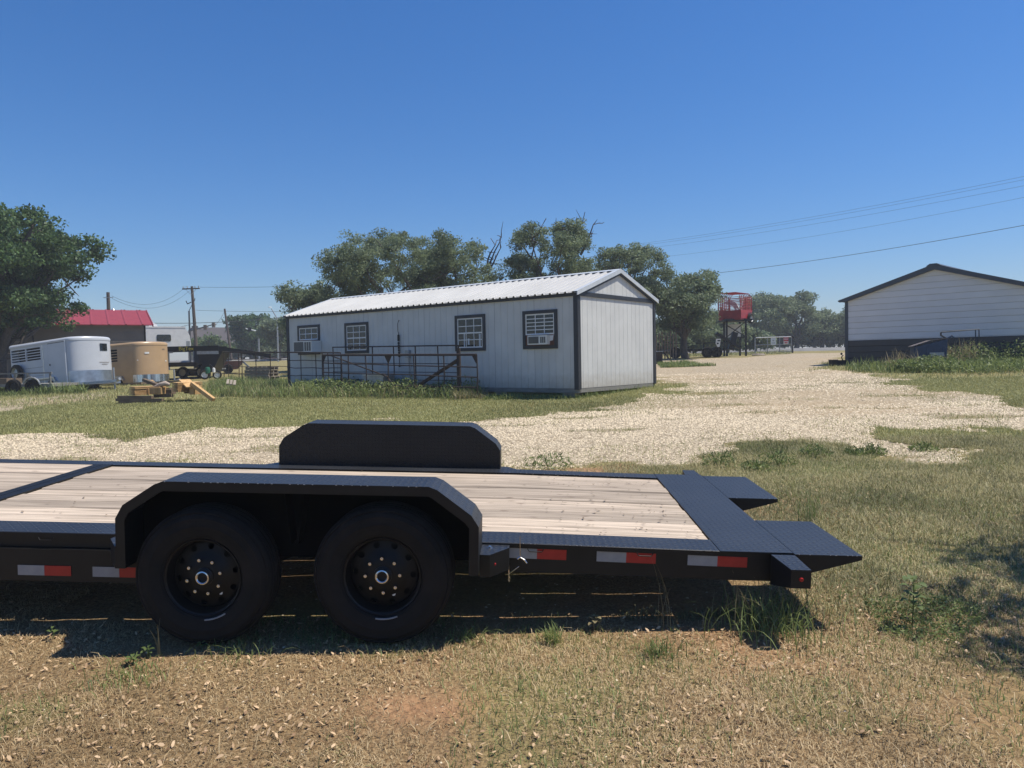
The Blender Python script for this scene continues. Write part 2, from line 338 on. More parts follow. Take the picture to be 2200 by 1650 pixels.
def zones(x, y):
    P = warp(x, y, np.clip(.10*y, .3, 1.3)); g = inside(P, GRAVEL) | inside(P, STRIP); g &= ~inside(P, ISLAND)
    gr = np.zeros(np.shape(x)); jr = np.random.default_rng(3)
    for k in range(7):
        jx, jy = jr.normal(0, .28, 2)*np.array([1, 1.2]); Q = P + np.stack([jx*np.clip(y/8, .6, 2), jy*np.clip(y/8, .6, 2)], -1); gr += ((inside(Q, GRAVEL) | inside(Q, STRIP)) & ~inside(Q, ISLAND))/7.
    # thin weedy tufts growing in the gravel, wheel-worn sand
    tuft = np.clip((noise2(x*.8, y*2.2, 5, 5, .8)-.60)*7, 0, 1)*(y > 7.5); gr = gr*(1-.45*tuft)
    lawn = (inside(P, LAWN) | inside(P, LAWN2) | inside(P, ISLAND)).astype(float)
    far = (y > 22) & ~g
    green = np.where(g, .45, np.where(lawn > 0, .62 + .5*(noise2(x, y, 8, 4, .5)-.5), np.where(far, .55, .0)))
    near = (~g) & (lawn == 0) & (y < 14)
    rightward = np.clip((x-1.3)/2.2, 0, 1)*np.clip((y-3.2)/1.5, 0, 1)
    green = np.where(near, np.clip((noise2(x, y, 9, 4, .9)-.52)*2.4, 0, .5) + rightward*(.25+.5*noise2(x, y, 10, 4, .8)), green)
    soil = np.where(near, np.clip((noise2(x+3, y, 11, 4, .75)-.52)*3.2, 0, .8), 0.)
    bx, by = gp(960, 1520)[:2]; soil = np.maximum(soil, 1.2*np.exp(-(((x-bx)/.45)**2+((y-by)/.2)**2))*(.4+.9*noise2(x, y, 33, 3, 6.)))
    sand = np.where(g, np.clip((noise2(x*.5, y, 12, 4, .35)-.45)*3, 0, 1), 0.)
    return gr, np.clip(green, 0, 1), np.clip(soil, 0, 1), sand
ny, nx = 520, 440
ys = np.concatenate([np.linspace(-14, 1.9, 30), 1.95*np.exp(np.linspace(0, math.log(420/1.95), ny-30))])
U = np.linspace(-1, 1, nx); U = U*(.75+.25*np.abs(U)**1.5)
Yg, Ug = np.meshgrid(ys, U, indexing='ij'); Xg = Ug*(9 + 1.25*np.maximum(Yg, 0))
Zg = G(Xg, Yg) + (noise2(Xg, Yg, 21, 4, .7)-.5)*.05*np.clip(Yg/4, .5, 1.) + (noise2(Xg, Yg, 22, 3, 5.)-.5)*.018*(Yg < 30)
def ground_z(x, y):
    x = np.asarray(x, float); y = np.asarray(y, float)
    return G(x, y) + (noise2(x, y, 21, 4, .7)-.5)*.05*np.clip(y/4, .5, 1.) + (noise2(x, y, 22, 3, 5.)-.5)*.018*(y < 30)
idx = np.arange(ny*nx).reshape(ny, nx)
Fg = np.stack([idx[:-1, :-1], idx[:-1, 1:], idx[1:, 1:], idx[1:, :-1]], -1).reshape(-1, 4)
gr, gn, sl_, sd_ = zones(Xg, Yg)
M['ground'] = gm = bpy.data.materials.new('ground'); gm.use_nodes = True
def ground_shader():
    n = gm.node_tree.nodes; L = gm.node_tree.links; b = n['Principled BSDF']; b.inputs['Roughness'].default_value = .92; b.inputs['Specular IOR Level'].default_value = .15
    a = n.new('ShaderNodeAttribute'); a.attribute_name = 'zone'; sp = n.new('ShaderNodeSeparateColor'); L.new(a.outputs['Color'], sp.inputs[0])
    tc = n.new('ShaderNodeTexCoord')
    def noi(scale, detail=5, st=(1, 1, 1)):
        mp = n.new('ShaderNodeMapping'); mp.inputs['Scale'].default_value = st; L.new(tc.outputs['Object'], mp.inputs[0])
        k = n.new('ShaderNodeTexNoise'); k.inputs['Scale'].default_value = scale; k.inputs['Detail'].default_value = detail; k.inputs['Roughness'].default_value = .65; L.new(mp.outputs[0], k.inputs[0]); return k.outputs[0]
    def ramp(f, *st):
        r = n.new('ShaderNodeValToRGB'); e = r.color_ramp.elements
        while len(e) < len(st): e.new(.5)
        for q, (p, c) in zip(e, st): q.position = p; q.color = (*c, 1)
        L.new(f, r.inputs[0]); return r.outputs[0]
    def mix(f, c1, c2):
        x = n.new('ShaderNodeMix'); x.data_type = 'RGBA'
        for s, v in ((0, f), (6, c1), (7, c2)):
            if isinstance(v, (int, float)): x.inputs[s].default_value = v
            else: L.new(v, x.inputs[s])
        return x.outputs[2]
    thatch = ramp(noi(60, 6), (.30, (.11, .066, .033)), (.48, (.25, .165, .083)), (.64, (.40, .285, .155)))
    lawn = mix(noi(.9, 3), ramp(noi(28, 6, (1, .6, 1)), (.3, (.17, .165, .062)), (.7, (.38, .35, .15))), ramp(noi(30, 6, (1, .6, 1)), (.3, (.11, .13, .045)), (.7, (.27, .285, .10))))
    soil = ramp(noi(18, 6), (.3, (.30, .165, .085)), (.7, (.46, .27, .145)))
    vo = n.new('ShaderNodeTexVoronoi'); vo.inputs['Scale'].default_value = 24; L.new(tc.outputs['Object'], vo.inputs[0])
    sc = n.new('ShaderNodeSeparateColor'); L.new(vo.outputs['Color'], sc.inputs[0])
    stone = ramp(sc.outputs[0], (.0, (.24, .19, .13)), (.35, (.42, .35, .25)), (1., (.63, .545, .41)))
    de = n.new('ShaderNodeMapRange'); de.inputs[1].default_value = .35; de.inputs[2].default_value = .75; de.inputs[3].default_value = 1; de.inputs[4].default_value = .45; L.new(vo.outputs['Distance'], de.inputs[0])
    mu = n.new('ShaderNodeMix'); mu.data_type = 'RGBA'; mu.blend_type = 'MULTIPLY'; mu.inputs[0].default_value = .6; L.new(stone, mu.inputs[6]); L.new(de.outputs[0], mu.inputs[7])
    sand = ramp(noi(9, 6), (.3, (.36, .26, .145)), (.7, (.50, .375, .225)))
    gravel = mix(noi(.35, 4), mu.outputs[2], mix(.45, mu.outputs[2], sand))
    a2 = n.new('ShaderNodeAttribute'); a2.attribute_name = 'sand'; gravel = mix(a2.outputs['Fac'], gravel, mix(.55, mu.outputs[2], sand))
    c = mix(sp.outputs[2], thatch, soil); c = mix(sp.outputs[1], c, lawn)
    # ragged gravel edge
    ad = n.new('ShaderNodeMath'); ad.operation = 'ADD'; L.new(sp.outputs[0], ad.inputs[0]); s2 = n.new('ShaderNodeMath'); s2.operation = 'MULTIPLY_ADD'; s2.inputs[1].default_value = 1.2; s2.inputs[2].default_value = -.6; L.new(noi(14, 5), s2.inputs[0]); L.new(s2.outputs[0], ad.inputs[1])
    mr = n.new('ShaderNodeMapRange'); mr.inputs[1].default_value = .40; mr.inputs[2].default_value = .60; L.new(ad.outputs[0], mr.inputs[0])
    c = mix(mr.outputs[0], c, gravel); L.new(c, b.inputs['Base Color'])
    bp = n.new('ShaderNodeBump'); bp.inputs['Strength'].default_value = .8; bp.inputs['Distance'].default_value = .03
    hm = n.new('ShaderNodeMath'); hm.operation = 'ADD'; L.new(noi(45, 6), hm.inputs[0]); L.new(vo.outputs['Distance'], hm.inputs[1]); L.new(hm.outputs[0], bp.inputs['Height']); L.new(bp.outputs[0], b.inputs['Normal'])
ground_shader()
gob = npmesh('ground', np.stack([Xg, Yg, Zg], -1).reshape(-1, 3), Fg, 'ground')
ca = gob.data.attributes.new('zone', 'FLOAT_COLOR', 'POINT')
ca.data.foreach_set('color', np.stack([gr, gn, sl_, np.ones_like(gr)], -1).astype(np.float32).ravel())
sa = gob.data.attributes.new('sand', 'FLOAT', 'POINT'); sa.data.foreach_set('value', sd_.astype(np.float32).ravel())
for p in gob.data.polygons: p.use_smooth = True
struct(gob)

# road running across beyond the yard, on a low embankment
ra, rb = np.array([-130., 116.]), np.array([110., 72.]); rd = (rb-ra)/np.linalg.norm(rb-ra); rn = np.array([-rd[1], rd[0]])
vs = []; fs = []
for i, t in enumerate(np.linspace(0, 1, 60)):
    c = ra + (rb-ra)*t
    for wd, dz in ((-4.2, -.3), (-3.6, .02), (3.6, .10), (4.2, -.3)):
        q = c + rn*wd; cz = max(G(*c), G(*(c+rn*4.2)), G(*(c-rn*4.2)))
        vs.append((q[0], q[1], cz + .05 + dz))
for i in range(59):
    for k in range(3): a = i*4+k; fs.append((a, a+1, a+5, a+4))
road = npmesh('road', np.array(vs), np.array(fs), 'asphalt'); struct(road)

# ------------------------------------------------------------------ scatter: blades, stones, leaves
def frustum_pts(n, y0, y1, xl=.74, xr=.74, keep=None, seed=1):
    r = np.random.default_rng(seed); n = int(n*1.28); y = np.sqrt(r.uniform(y0*y0, y1*y1, n)); x = r.uniform(-xl, xr, n)*(y*1.02+1.7)
    if keep is not None: k = keep(x, y); x, y = x[k], y[k]
    return x, y
def blades(name, x, y, h, wd, lean, mt, seed=3, base=None, seg=2, tint=None, flat=None):
    """many grass blades in one mesh: each a tapered strip of seg segments ending in a point"""
    r = np.random.default_rng(seed); n = len(x); h = h*r.uniform(.5, 1.25, n); a = r.uniform(0, 2*math.pi, n); ln = np.minimum(lean*r.uniform(.2, 1.5, n), 1.64)
    z = (ground_z(x, y) if base is None else base) - .004
    dx, dy = np.cos(a), np.sin(a); sx, sy = -dy*wd/2, dx*wd/2
    rows = []
    for k in range(seg):
        t = k/seg; off = np.sin(ln*t)*h*t; zz = z + h*t*np.cos(ln*t); wk = 1-.45*t
        for sg in (-1, 1): rows.append(np.stack([x+dx*off+sg*sx*wk, y+dy*off+sg*sy*wk, zz], -1))
    rows.append(np.stack([x+dx*np.sin(ln)*h, y+dy*np.sin(ln)*h, z+h*np.cos(ln)], -1))
    V = np.stack(rows, 1); m = V.shape[1]; b = np.arange(n)[:, None]*m
    tri = []
    for k in range(seg-1):
        i = 2*k; tri += [[i, i+1, i+3], [i, i+3, i+2]]
    tri.append([m-3, m-2, m-1])
    F = (b[:, None, :] + np.array(tri)[None]).reshape(-1, 3)
    tn = r.uniform(-.15, .55, n) if tint is None else tint
    return tag(npmesh(name, V.reshape(-1, 3), F, mt, np.repeat(tn, m)), None, kind='stuff')
def stones(name, x, y, s, mt, seed=4):
    r = np.random.default_rng(seed); n = len(x); z = ground_z(x, y)
    o = np.array([[1, 0, 0], [0, 1, 0], [-1, 0, 0], [0, -1, 0], [0, 0, 1], [.6, .6, .55], [-.5, -.6, .5]], float)
    T = np.array([[0, 1, 5], [5, 1, 4], [0, 5, 4], [1, 2, 4], [2, 3, 6], [6, 3, 4], [2, 6, 4], [3, 0, 4]])
    a = r.uniform(0, 6.283, n); sz = s*r.uniform(.45, 1.5, n); fl = r.uniform(.35, .8, n); el = r.uniform(.6, 1., n)
    P = o[None]*np.stack([sz, sz*el, sz*fl], -1)[:, None] * r.uniform(.75, 1.2, (n, 7, 1))
    ca, sa_ = np.cos(a)[:, None], np.sin(a)[:, None]
    V = np.stack([P[..., 0]*ca-P[..., 1]*sa_ + x[:, None], P[..., 0]*sa_+P[..., 1]*ca + y[:, None], P[..., 2] + z[:, None] - .002], -1)
    F = (np.arange(n)[:, None, None]*7 + T[None]).reshape(-1, 3)
    return tag(npmesh(name, V.reshape(-1, 3), F, mt, np.repeat(r.uniform(-.1, .9, n), 7)), None, kind='stuff')
isg = lambda x, y: inside(warp(x, y, np.clip(.10*y, .3, 1.3)), GRAVEL) & ~inside(warp(x, y, np.clip(.10*y, .3, 1.3)), ISLAND)
def gk_(x, y): return isg(x, y) & (np.clip((noise2(x*.5, y, 12, 4, .35)-.45)*3, 0, .72) < rng.random(len(x))) & (noise2(x*.8, y*2.2, 5, 5, .8) < .66)
x, y = frustum_pts(120000, 6.3, 15., keep=gk_, seed=11); x3, y3 = frustum_pts(60000, 14., 27., keep=gk_, seed=111); x, y = np.r_[x, x3], np.r_[y, y3]
tag(stones('gravel_stones', x, y, .0155*np.clip(y/11, .9, 1.7), 'pebble'), 'loose cream limestone gravel spread over the yard', 'gravel')
x, y = frustum_pts(3500, 2.3, 8., keep=lambda x, y: ~isg(x, y), seed=12)
tag(stones('scattered_pebbles', x, y, .008, 'pebble', 5), 'small pale pebbles scattered in the dry grass', 'pebbles')
# straw thatch in front of and behind the trailer
nearz = lambda x, y: ~isg(x, y) & ~((np.abs(x+.6) < 2.2) & (y > 4.3) & (y < 6.4))
x, y = frustum_pts(115000, 2.3, 4.9, keep=lambda x, y: nearz(x, y) & (np.exp(-(((x-gp(960, 1520)[0])/.5)**2+((y-gp(960, 1520)[1])/.25)**2)) < rng.random(len(x))*1.3) & (np.clip((noise2(x+3, y, 11, 4, .75)-.50)*3.6, 0, .85) < rng.random(len(x))), seed=13)
tag(blades('dry_thatch', x, y,   .040*(.4+1.3*noise2(x, y, 43, 3, 1.6)), .0030, 2.3, 'straw', 6, tint=np.clip(rng.uniform(-.15, .55, len(x))+1.1*(noise2(x, y, 44, 4, 1.4)-.5), -.3, .8)), 'cut straw thatch lying over the brown soil', 'dry grass')
x5, y5 = frustum_pts(2600, 2.3, 7.5, .74, .78, keep=nearz, seed=131)
tag(blades('long_straw', x5, y5, .10, .0036, 2.6, 'straw', 61, seg=3, tint=rng.uniform(.3, .8, len(x5))), 'long pale straw stems lying loose on the ground', 'straw')
x, y = frustum_pts(130000, 4.2, 10.5, -.10, .80, keep=lambda x, y: nearz(x, y), seed=14)
tag(blades('cut_grass', x, y, .085*(.35+1.3*noise2(x, y, 41, 3, 1.3)), .0045, 1.75, 'hay', 7, tint=np.clip(rng.uniform(-.15, .5, len(x))+1.3*(noise2(x, y, 42, 4, .9)-.5), -.3, .8)), 'tangled cut grass drying right of the trailer ramps', 'dry grass')
gk = lambda x, y: nearz(x, y) & (noise2(x, y, 9, 4, .9)+.2*rng.random(len(x))+.24*np.clip((x-.6)/2, 0, 1)*(y > 3.6) > .67)
x, y = frustum_pts(130000, 2.3, 10.5, keep=gk, seed=15)
tag(blades('green_grass', x, y, .062, .004, .9, 'weed', 8), 'thin green grass coming up through the straw', 'grass')
def lk(x, y):
    P = warp(x, y, np.clip(.10*y, .3, 1.3)); return (inside(P, LAWN) | inside(P, LAWN2) | inside(P, ISLAND)) & ~isg(x, y)
x, y = frustum_pts(340000, 7.3, 21, keep=lk, seed=16)
tag(blades('lawn_grass', x, y, .06, .010, .9, 'lawn', 9, tint=np.clip(noise2(x, y, 8, 4, .5)+rng.normal(0, .22, len(x))-.15, -.3, .8)), 'mown yellow green lawn around the shed', 'grass')
x, y = frustum_pts(50000, 20., 34, .72, .72, keep=lambda x, y: ~isg(x, y), seed=17)
tag(blades('far_grass', x, y, .13, .022, .9, 'lawn', 10, seg=1), 'rough grass around the parked trailers and the grey barn', 'grass')
x, y = frustum_pts(32000, 7.2, 24, keep=lambda x, y: isg(x, y) & (noise2(x*.8, y*2.2, 5, 5, .8)+.1*(rng.random(len(x))-.5) > .66), seed=171)
tag(blades('gravel_grass', x, y, .055, .009, .9, 'lawn', 12), 'sparse grass coming up through the gravel drive', 'grass')
x, y = frustum_pts(130000, 6.5, 22, keep=lambda x, y: (lambda g: 4*g*(1-g) > .15+.85*rng.random(len(x)))(zones(x, y)[0]), seed=172)
tag(blades('edge_grass', x, y, .055, .008, 1.1, 'lawn', 13), 'thin dry grass straggling out over the gravel edges', 'grass')
# oak leaves: 300 as pieces, the rest as one mass
def leaf_mesh(seed):
    r = random.Random(seed); cu = r.uniform(.1, .5); L = 1.; n = 5; v = []; f = []
    for i in range(n+1):
        t = i/n; wd = .23*math.sin(math.pi*min(1, .08+t*.95))**.8 * (1+.15*math.sin(t*14)); zb = cu*.25*math.sin(math.pi*t)+.02
        v += [(t-.5, -wd, zb+wd*cu), (t-.5, 0, zb), (t-.5, wd, zb+wd*cu*1.4)]
    for i in range(n):
        for k in range(2): a = i*3+k; f.append((a, a+1, a+4, a+3))
    me = bpy.data.meshes.new('leaf'); me.from_pydata(v, [], f); me.materials.append(M['deadleaf'])
    for p in me.polygons: p.use_smooth = True
    return me
LM = [leaf_mesh(i) for i in range(6)]
x, y = frustum_pts(7500, 2.35, 4.8, keep=lambda x, y: nearz(x, y) & (noise2(x, y, 31, 4, 1.6)+.22*rng.random(len(x)) > .58), seed=18)
o_ = np.argsort(y + 100*(np.abs(x) > .69*y)); x, y = x[o_], y[o_]; z = ground_z(x, y)
for i in range(300):
    o = link('leaf', LM[i % 6], None, gob, (x[i], y[i], z[i]+.012)); s = random.Random(i).uniform(.015, .036); o.scale = (s, s, s)
    q = random.Random(i+999); o.rotation_euler = (q.uniform(-.5, .5), q.uniform(-.5, .5), q.uniform(0, 6.28))
def leaf_mass(name, x, y, s, seed=5):
    r = np.random.default_rng(seed); n = len(x); base = np.array([[-.5, 0, .0], [-.22, -.19, .05], [.18, -.18, .08], [.5, 0, .1], [.2, .17, .12], [-.2, .2, .09]])
    a = r.uniform(0, 6.28, n); tl = r.normal(0, .35, (n, 2)); sz = s*r.uniform(.5, 1.3, n)
    P = base[None]*sz[:, None, None]; ca, sa_ = np.cos(a)[:, None], np.sin(a)[:, None]
    X = P[..., 0]*ca-P[..., 1]*sa_; Y = P[..., 0]*sa_+P[..., 1]*ca; Z = P[..., 2] + X*tl[:, :1] + Y*tl[:, 1:]
    V = np.stack([X+x[:, None], Y+y[:, None], Z+ground_z(x, y)[:, None]+.012], -1).reshape(-1, 3)
    F = (np.arange(n)[:, None, None]*6+np.array([[0, 1, 5], [1, 2, 5], [2, 4, 5], [2, 3, 4]])[None]).reshape(-1, 3)
    return tag(npmesh(name, V, F, 'deadleaf_stuff', np.repeat(r.uniform(-.2, .9, n), 6)), None, kind='stuff')
x2, y2 = frustum_pts(2600, 4.3, 8., .05, .78, keep=nearz, seed=19)
tag(leaf_mass('fallen_leaves', np.concatenate([x[300:], x2]), np.concatenate([y[300:], y2]), .024), 'small curled brown oak leaves littering the ground', 'leaves')

# ================================================================== EQUIPMENT TRAILER
TO = np.array([-.04959, 4.10, .46436]); TL = np.array([.99902649, -.02814141, -.03397266]); TC = np.array([.02932862, .99895797, .03496869]); TU = np.cross(TL, TC)
ZD = .46
tm = Matrix.Identity(4); org = TO - TU*ZD
for i in range(3): tm[i][0] = TL[i]; tm[i][1] = TC[i]; tm[i][2] = TU[i]; tm[i][3] = org[i]
T = empty('equipment_trailer', 'black twin axle equipment trailer with pale plank deck and forked rear ramps', 'trailer', mtx=tm)
def bend(p):
    x, y, z = p; k = max(0., x); return (x, y, z - .0165*min(k, 1.25) - .002*max(0., k-1.25))
def tb(mb, name, mt='black', parent=T, smooth=False, loc=None):
    o = mb.build(name, mt, parent, smooth, bend, loc)
    if mt == 'dp':      # tread only on the faces that lie flat or slope; sheared sides are plain paint
        o.data.materials.append(M['black'])
        for p in o.data.polygons:
            if p.normal.z < .3: p.material_index = 1
    return o
# planks
def plank_mesh(x0, x1, wd):
    b = MB(); st = [x0] + ([0., .6] if x1 > 0 else []) + [x1]; c = .006; h = wd/2
    pr = [(-h, -.038), (h, -.038), (h, -c), (h-c, 0), (-h+c, 0), (-h, -c)]
    for x in st: b.v += [(x, q[0], q[1]) for q in pr]
    n = len(pr)
    for k in range(len(st)-1):
        for q in range(n): a, d = k*n+q, k*n+(q+1) % n; b.f.append((a, d, d+n, a+n))
    b.f.append(tuple(range(n))[::-1]); b.f.append(tuple((len(st)-1)*n+q for q in range(n)))
    me = bpy.data.meshes.new('plank'); me.from_pydata([bend(p) for p in b.v], [], b.f); me.materials.append(M['plank']); return me
NP = 10; W0, W1 = .235, 2.065; pw = (W1-W0)/NP
pmr, pmf = plank_mesh(-3.40, 1.178, pw-.0045), plank_mesh(-5.6, -3.555, pw-.0045)
for k in range(NP):
    jz = random.Random(k*7+3).uniform(-.007, .004)
    link('plank', pmr, None, T, (0, W0+pw*(k+.5)+random.Random(k+50).uniform(-.0022, .0022), ZD-.006+jz)); link('plank', pmf, None, T, (0, W0+pw*(k+.5), ZD-.006-jz))
# side rails: tread plate strips with turned down lip
def xs(x0, x1): return [x0] + [v for v in (0., .6, 1.25) if x0 < v < x1] + [x1]
def strip(poly, x0, x1):
    b = MB(); st = xs(x0, x1); n = len(poly)
    for x in st: b.v += [(x, q[0], q[1]) for q in poly]
    for k in range(len(st)-1):
        for q in range(n): a, d = k*n+q, k*n+(q+1) % n; b.f.append((a, d, d+n, a+n))
    b.f.append(tuple(range(n))[::-1]); b.f.append(tuple((len(st)-1)*n+q for q in range(n))); return b
near_lip = [(0, ZD-.028), (0, ZD-.003), (.003, ZD), (.228, ZD), (.228, ZD-.006), (.008, ZD-.006), (.008, ZD-.028)]
far_lip = [(2.243-(q[0]), q[1]) for q in near_lip]; far_lip = [(2.243-.0, ZD-.028), (2.243, ZD-.003), (2.240, ZD), (2.072, ZD), (2.072, ZD-.006), (2.235, ZD-.006), (2.235, ZD-.028)]
tb(strip(near_lip, -5.6, 1.18), 'side_rail', 'dp'); tb(strip(far_lip, -5.6, 1.18), 'side_rail', 'dp')
# hinge bar between the fixed front deck and the tilting deck
b = MB(); b.box((-3.553, .229, ZD-.05), (-3.482, 2.071, ZD+.004)); b.box((-3.476, .229, ZD-.05), (-3.402, 2.071, ZD+.004)); tb(b, 'hinge_bar', 'black')
# rear plate + fork ramps
b = MB(); b.prism([(1.184, -.004, ZD-.008), (1.58, -.004, ZD-.008), (1.58, 2.25, ZD-.008), (1.184, 2.25, ZD-.008)], (0, 0, .009)); tb(b, 'rear_plate', 'dp')
for y0, y1 in ((-.03, .715), (1.37, 2.21)):
    b = MB(); b.prism([(1.583, y0, ZD+.001), (1.945, y0, ZD+.001), (1.945, y0, ZD-.022), (1.583, y0, ZD-.125)], (0, y1-y0, 0)); tb(b, 'ramp_fork', 'dp')
b = MB(); b.box((1.52, .0, ZD-.13), (1.577, 2.24, ZD-.012)); tb(b, 'rear_crossmember')
for yo, sg in ((-.03, -1), (2.275, 1)):
    a = [(1.452, yo, ZD-.003), (1.580, yo, ZD-.003), (1.580, yo+sg*.245, ZD-.008), (1.478, yo+sg*.245, ZD-.008)]
    b = MB(); b.prism(a, (0, 0, -.006)); tb(b, 'corner_plate', 'dp')
    b = MB(); lo = [(p[0], p[1], ZD-(.105 if k > 1 else .17)) for k, p in enumerate(a)]; hi = [(p[0], p[1], p[2]-.007) for p in a]
    b.v += lo+hi; b.f += [(0, 1, 2, 3), (4, 5, 6, 7)] + [(k, (k+1) % 4, 4+(k+1) % 4, 4+k) for k in range(4)]; tb(b, 'tail_lamp_box')
    if sg < 0: b = MB(); b.lathe([(0, -.010), (.008, -.010), (.011, -.004), (.012, 0), (.012, .01)], (1.53, yo+sg*.246, ZD-.058), 'y', 16); tb(b, 'marker_lamp', 'redlight', smooth=True)
# frame
for y0, y1, nm in ((.012, .085, 'frame_beam'), (2.16, 2.23, 'frame_beam')):
    b = strip([(y0, ZD-.165), (y1, ZD-.165), (y1, ZD-.012), (y0, ZD-.012)], -.15, 1.52); tb(b, nm)
    b = strip([(y0, ZD-.085), (y1, ZD-.085), (y1, ZD-.012), (y0, ZD-.012)], -5.6, -.16); tb(b, nm)
    b = strip([(y0-.03 if y0 < 1 else y0, ZD-.275), (y1, ZD-.275), (y1, ZD-.090), (y0-.03 if y0 < 1 else y0, ZD-.090)], -5.6, -2.06); tb(b, 'lower_beam')
    b = strip([(y0-.016 if y0 < 1 else y0, ZD-.15), (y1, ZD-.15), (y1, ZD-.142), (y0-.016 if y0 < 1 else y0, ZD-.142)], -5.6, -2.06) if 0 else None
cmesh = MB(); cmesh.box((-.03, .09, ZD-.13), (.03, 2.155, ZD-.05)); me0 = None
for k in range(13):
    x = -5.4 + k*.55
    if -3.65 < x < -3.3: continue
    zz = bend((x, 0, 0))[2]
    if me0 is None: o = cmesh.build('crossmember', 'black', T, loc=(x, 0, zz)); me0 = o.data
    else: link('crossmember', me0, None, T, (x, 0, zz))
for y in (.55, 1.7): tb(strip([(y-.05, ZD-.22), (y+.05, ZD-.22), (y+.05, ZD-.132), (y-.05, ZD-.132)], -4.2, .2), 'stringer')
b = MB()
for s_ in (0, 1): b.bar((-5.6, .15+s_*1.94, ZD-.18), (-6.9, 1.12, ZD-.18), .06, .15)
tb(b, 'tongue'); b = MB(); b.bar((-6.8, 1.12, .03), (-6.8, 1.12, ZD+.25), .07); b.box((-6.9, 1.02, .0), (-6.7, 1.22, .03)); tb(b, 'jack')
# fenders
PF = [(-2.045, -.10), (-2.045, .160), (-2.005, .232), (-1.835, .345), (-1.79, .362), (-.395, .362), (-.35, .345), (-.172, .215), (-.133, .155), (-.133, -.10)]
def fender(yo, yi, y_plate):
    b = MB(); n = len(PF); t = .006
    def inner(k):
        p0, p1, p2 = PF[max(k-1, 0)], PF[k], PF[min(k+1, n-1)]; d = Vector((p2[0]-p0[0], p2[1]-p0[1])).normalized(); return (p1[0]+d.y*t, p1[1]-d.x*t)
    for k in range(n):
        q = inner(k); b.v += [(PF[k][0], yo, ZD+PF[k][1]), (PF[k][0], yi, ZD+PF[k][1]), (q[0], yi, ZD+q[1]), (q[0], yo, ZD+q[1])]
    for k in range(n-1):
        for q in range(4): a, c = k*4+q, k*4+(q+1) % 4; b.f.append((a, c, c+4, a+4))
    b.f += [(0, 1, 2, 3), tuple((n-1)*4+q for q in range(4))]
    f = tb(b, 'fender', 'dp')
    # outer lip
    b = MB(); w_ = .050; s = 1 if yi > yo else -1
    for k in range(n):
        p0, p1, p2 = PF[max(k-1, 0)], PF[k], PF[min(k+1, n-1)]; d = Vector((p2[0]-p0[0], p2[1]-p0[1])).normalized(); q = (p1[0]+d.y*w_, p1[1]-d.x*w_)
        for yy in (yo-s*.004, yo+s*.003): b.v += [(p1[0], yy, ZD+p1[1]+.001), (q[0], yy, ZD+q[1])]
    for k in range(n-1): i = k*4; b.f += [(i, i+1, i+5, i+4), (i+2, i+3, i+7, i+6), (i, i+2, i+6, i+4), (i+1, i+3, i+7, i+5)]
    b.f += [(0, 1, 3, 2), (n*4-4, n*4-3, n*4-1, n*4-2)]
    tb(b, 'lip', 'black', f)
    b = MB(); b.prism([(p[0]*.9995, y_plate, ZD+p[1]-.004) for p in PF], (0, .005, 0)); tb(b, 'inner_plate', 'dpv' if yo > 1 else 'well_shade', f)  # near plate takes the black darkened for wheel-well shade
    b = MB(); ys_ = (yo+yi)/2
    for dx in (-.09, .03): b.bar((-1.10+dx, ys_, ZD+.34), (-1.12+.3*dx, ys_, ZD+.02), .012, .10)
    tb(b, 'brace', 'well_shade', f)
fender(-.272, -.001, -.006); fender(2.512, 2.250, 2.249)
# step brackets at the fender ends
for x0, x1, yo, sg in ((-.132, .02, 0., -1), (-2.20, -2.046, 0., -1), (-.132, .02, 2.243, 1), (-2.20, -2.046, 2.243, 1)):
    b = MB(); far = x1 if x0 > -1 else x0; near = x0 if x0 > -1 else x1
    pl = [(near, yo, ZD-.012), (far, yo, ZD-.012), (far, yo+sg*.055, ZD-.012), (near+(far-near)*.35, yo+sg*.19, ZD-.014), (near, yo+sg*.19, ZD-.014)]
    b.prism(pl, (0, 0, -.006)); pt = tb(b, 'step_bracket', 'dp')
    b = MB(); b.v += [(p[0], p[1], p[2]-.006) for p in pl] + [(p[0], p[1], ZD-.135) for p in pl]; b.f += [(0, 1, 2, 3, 4), (5, 6, 7, 8, 9)] + [(k, (k+1) % 5, 5+(k+1) % 5, 5+k) for k in range(5)]
    tb(b, 'gusset', 'black', pt)
    if sg < 0:
        b = MB(); b.lathe([(0, .012), (.009, .012), (.009, .004), (.014, .003), (.014, 0)], (-.085 if x0 > -1 else -2.12, yo-.07, ZD-.013), 'z', 12); tb(b, 'bolt', 'chrome', pt)
b = MB(); b.lathe([(0, -.008), (.006, -.008), (.009, 0), (.009, .01)], (-.055, -.150, ZD-.075), 'y', 12); tb(b, 'marker_lamp', 'redlight')
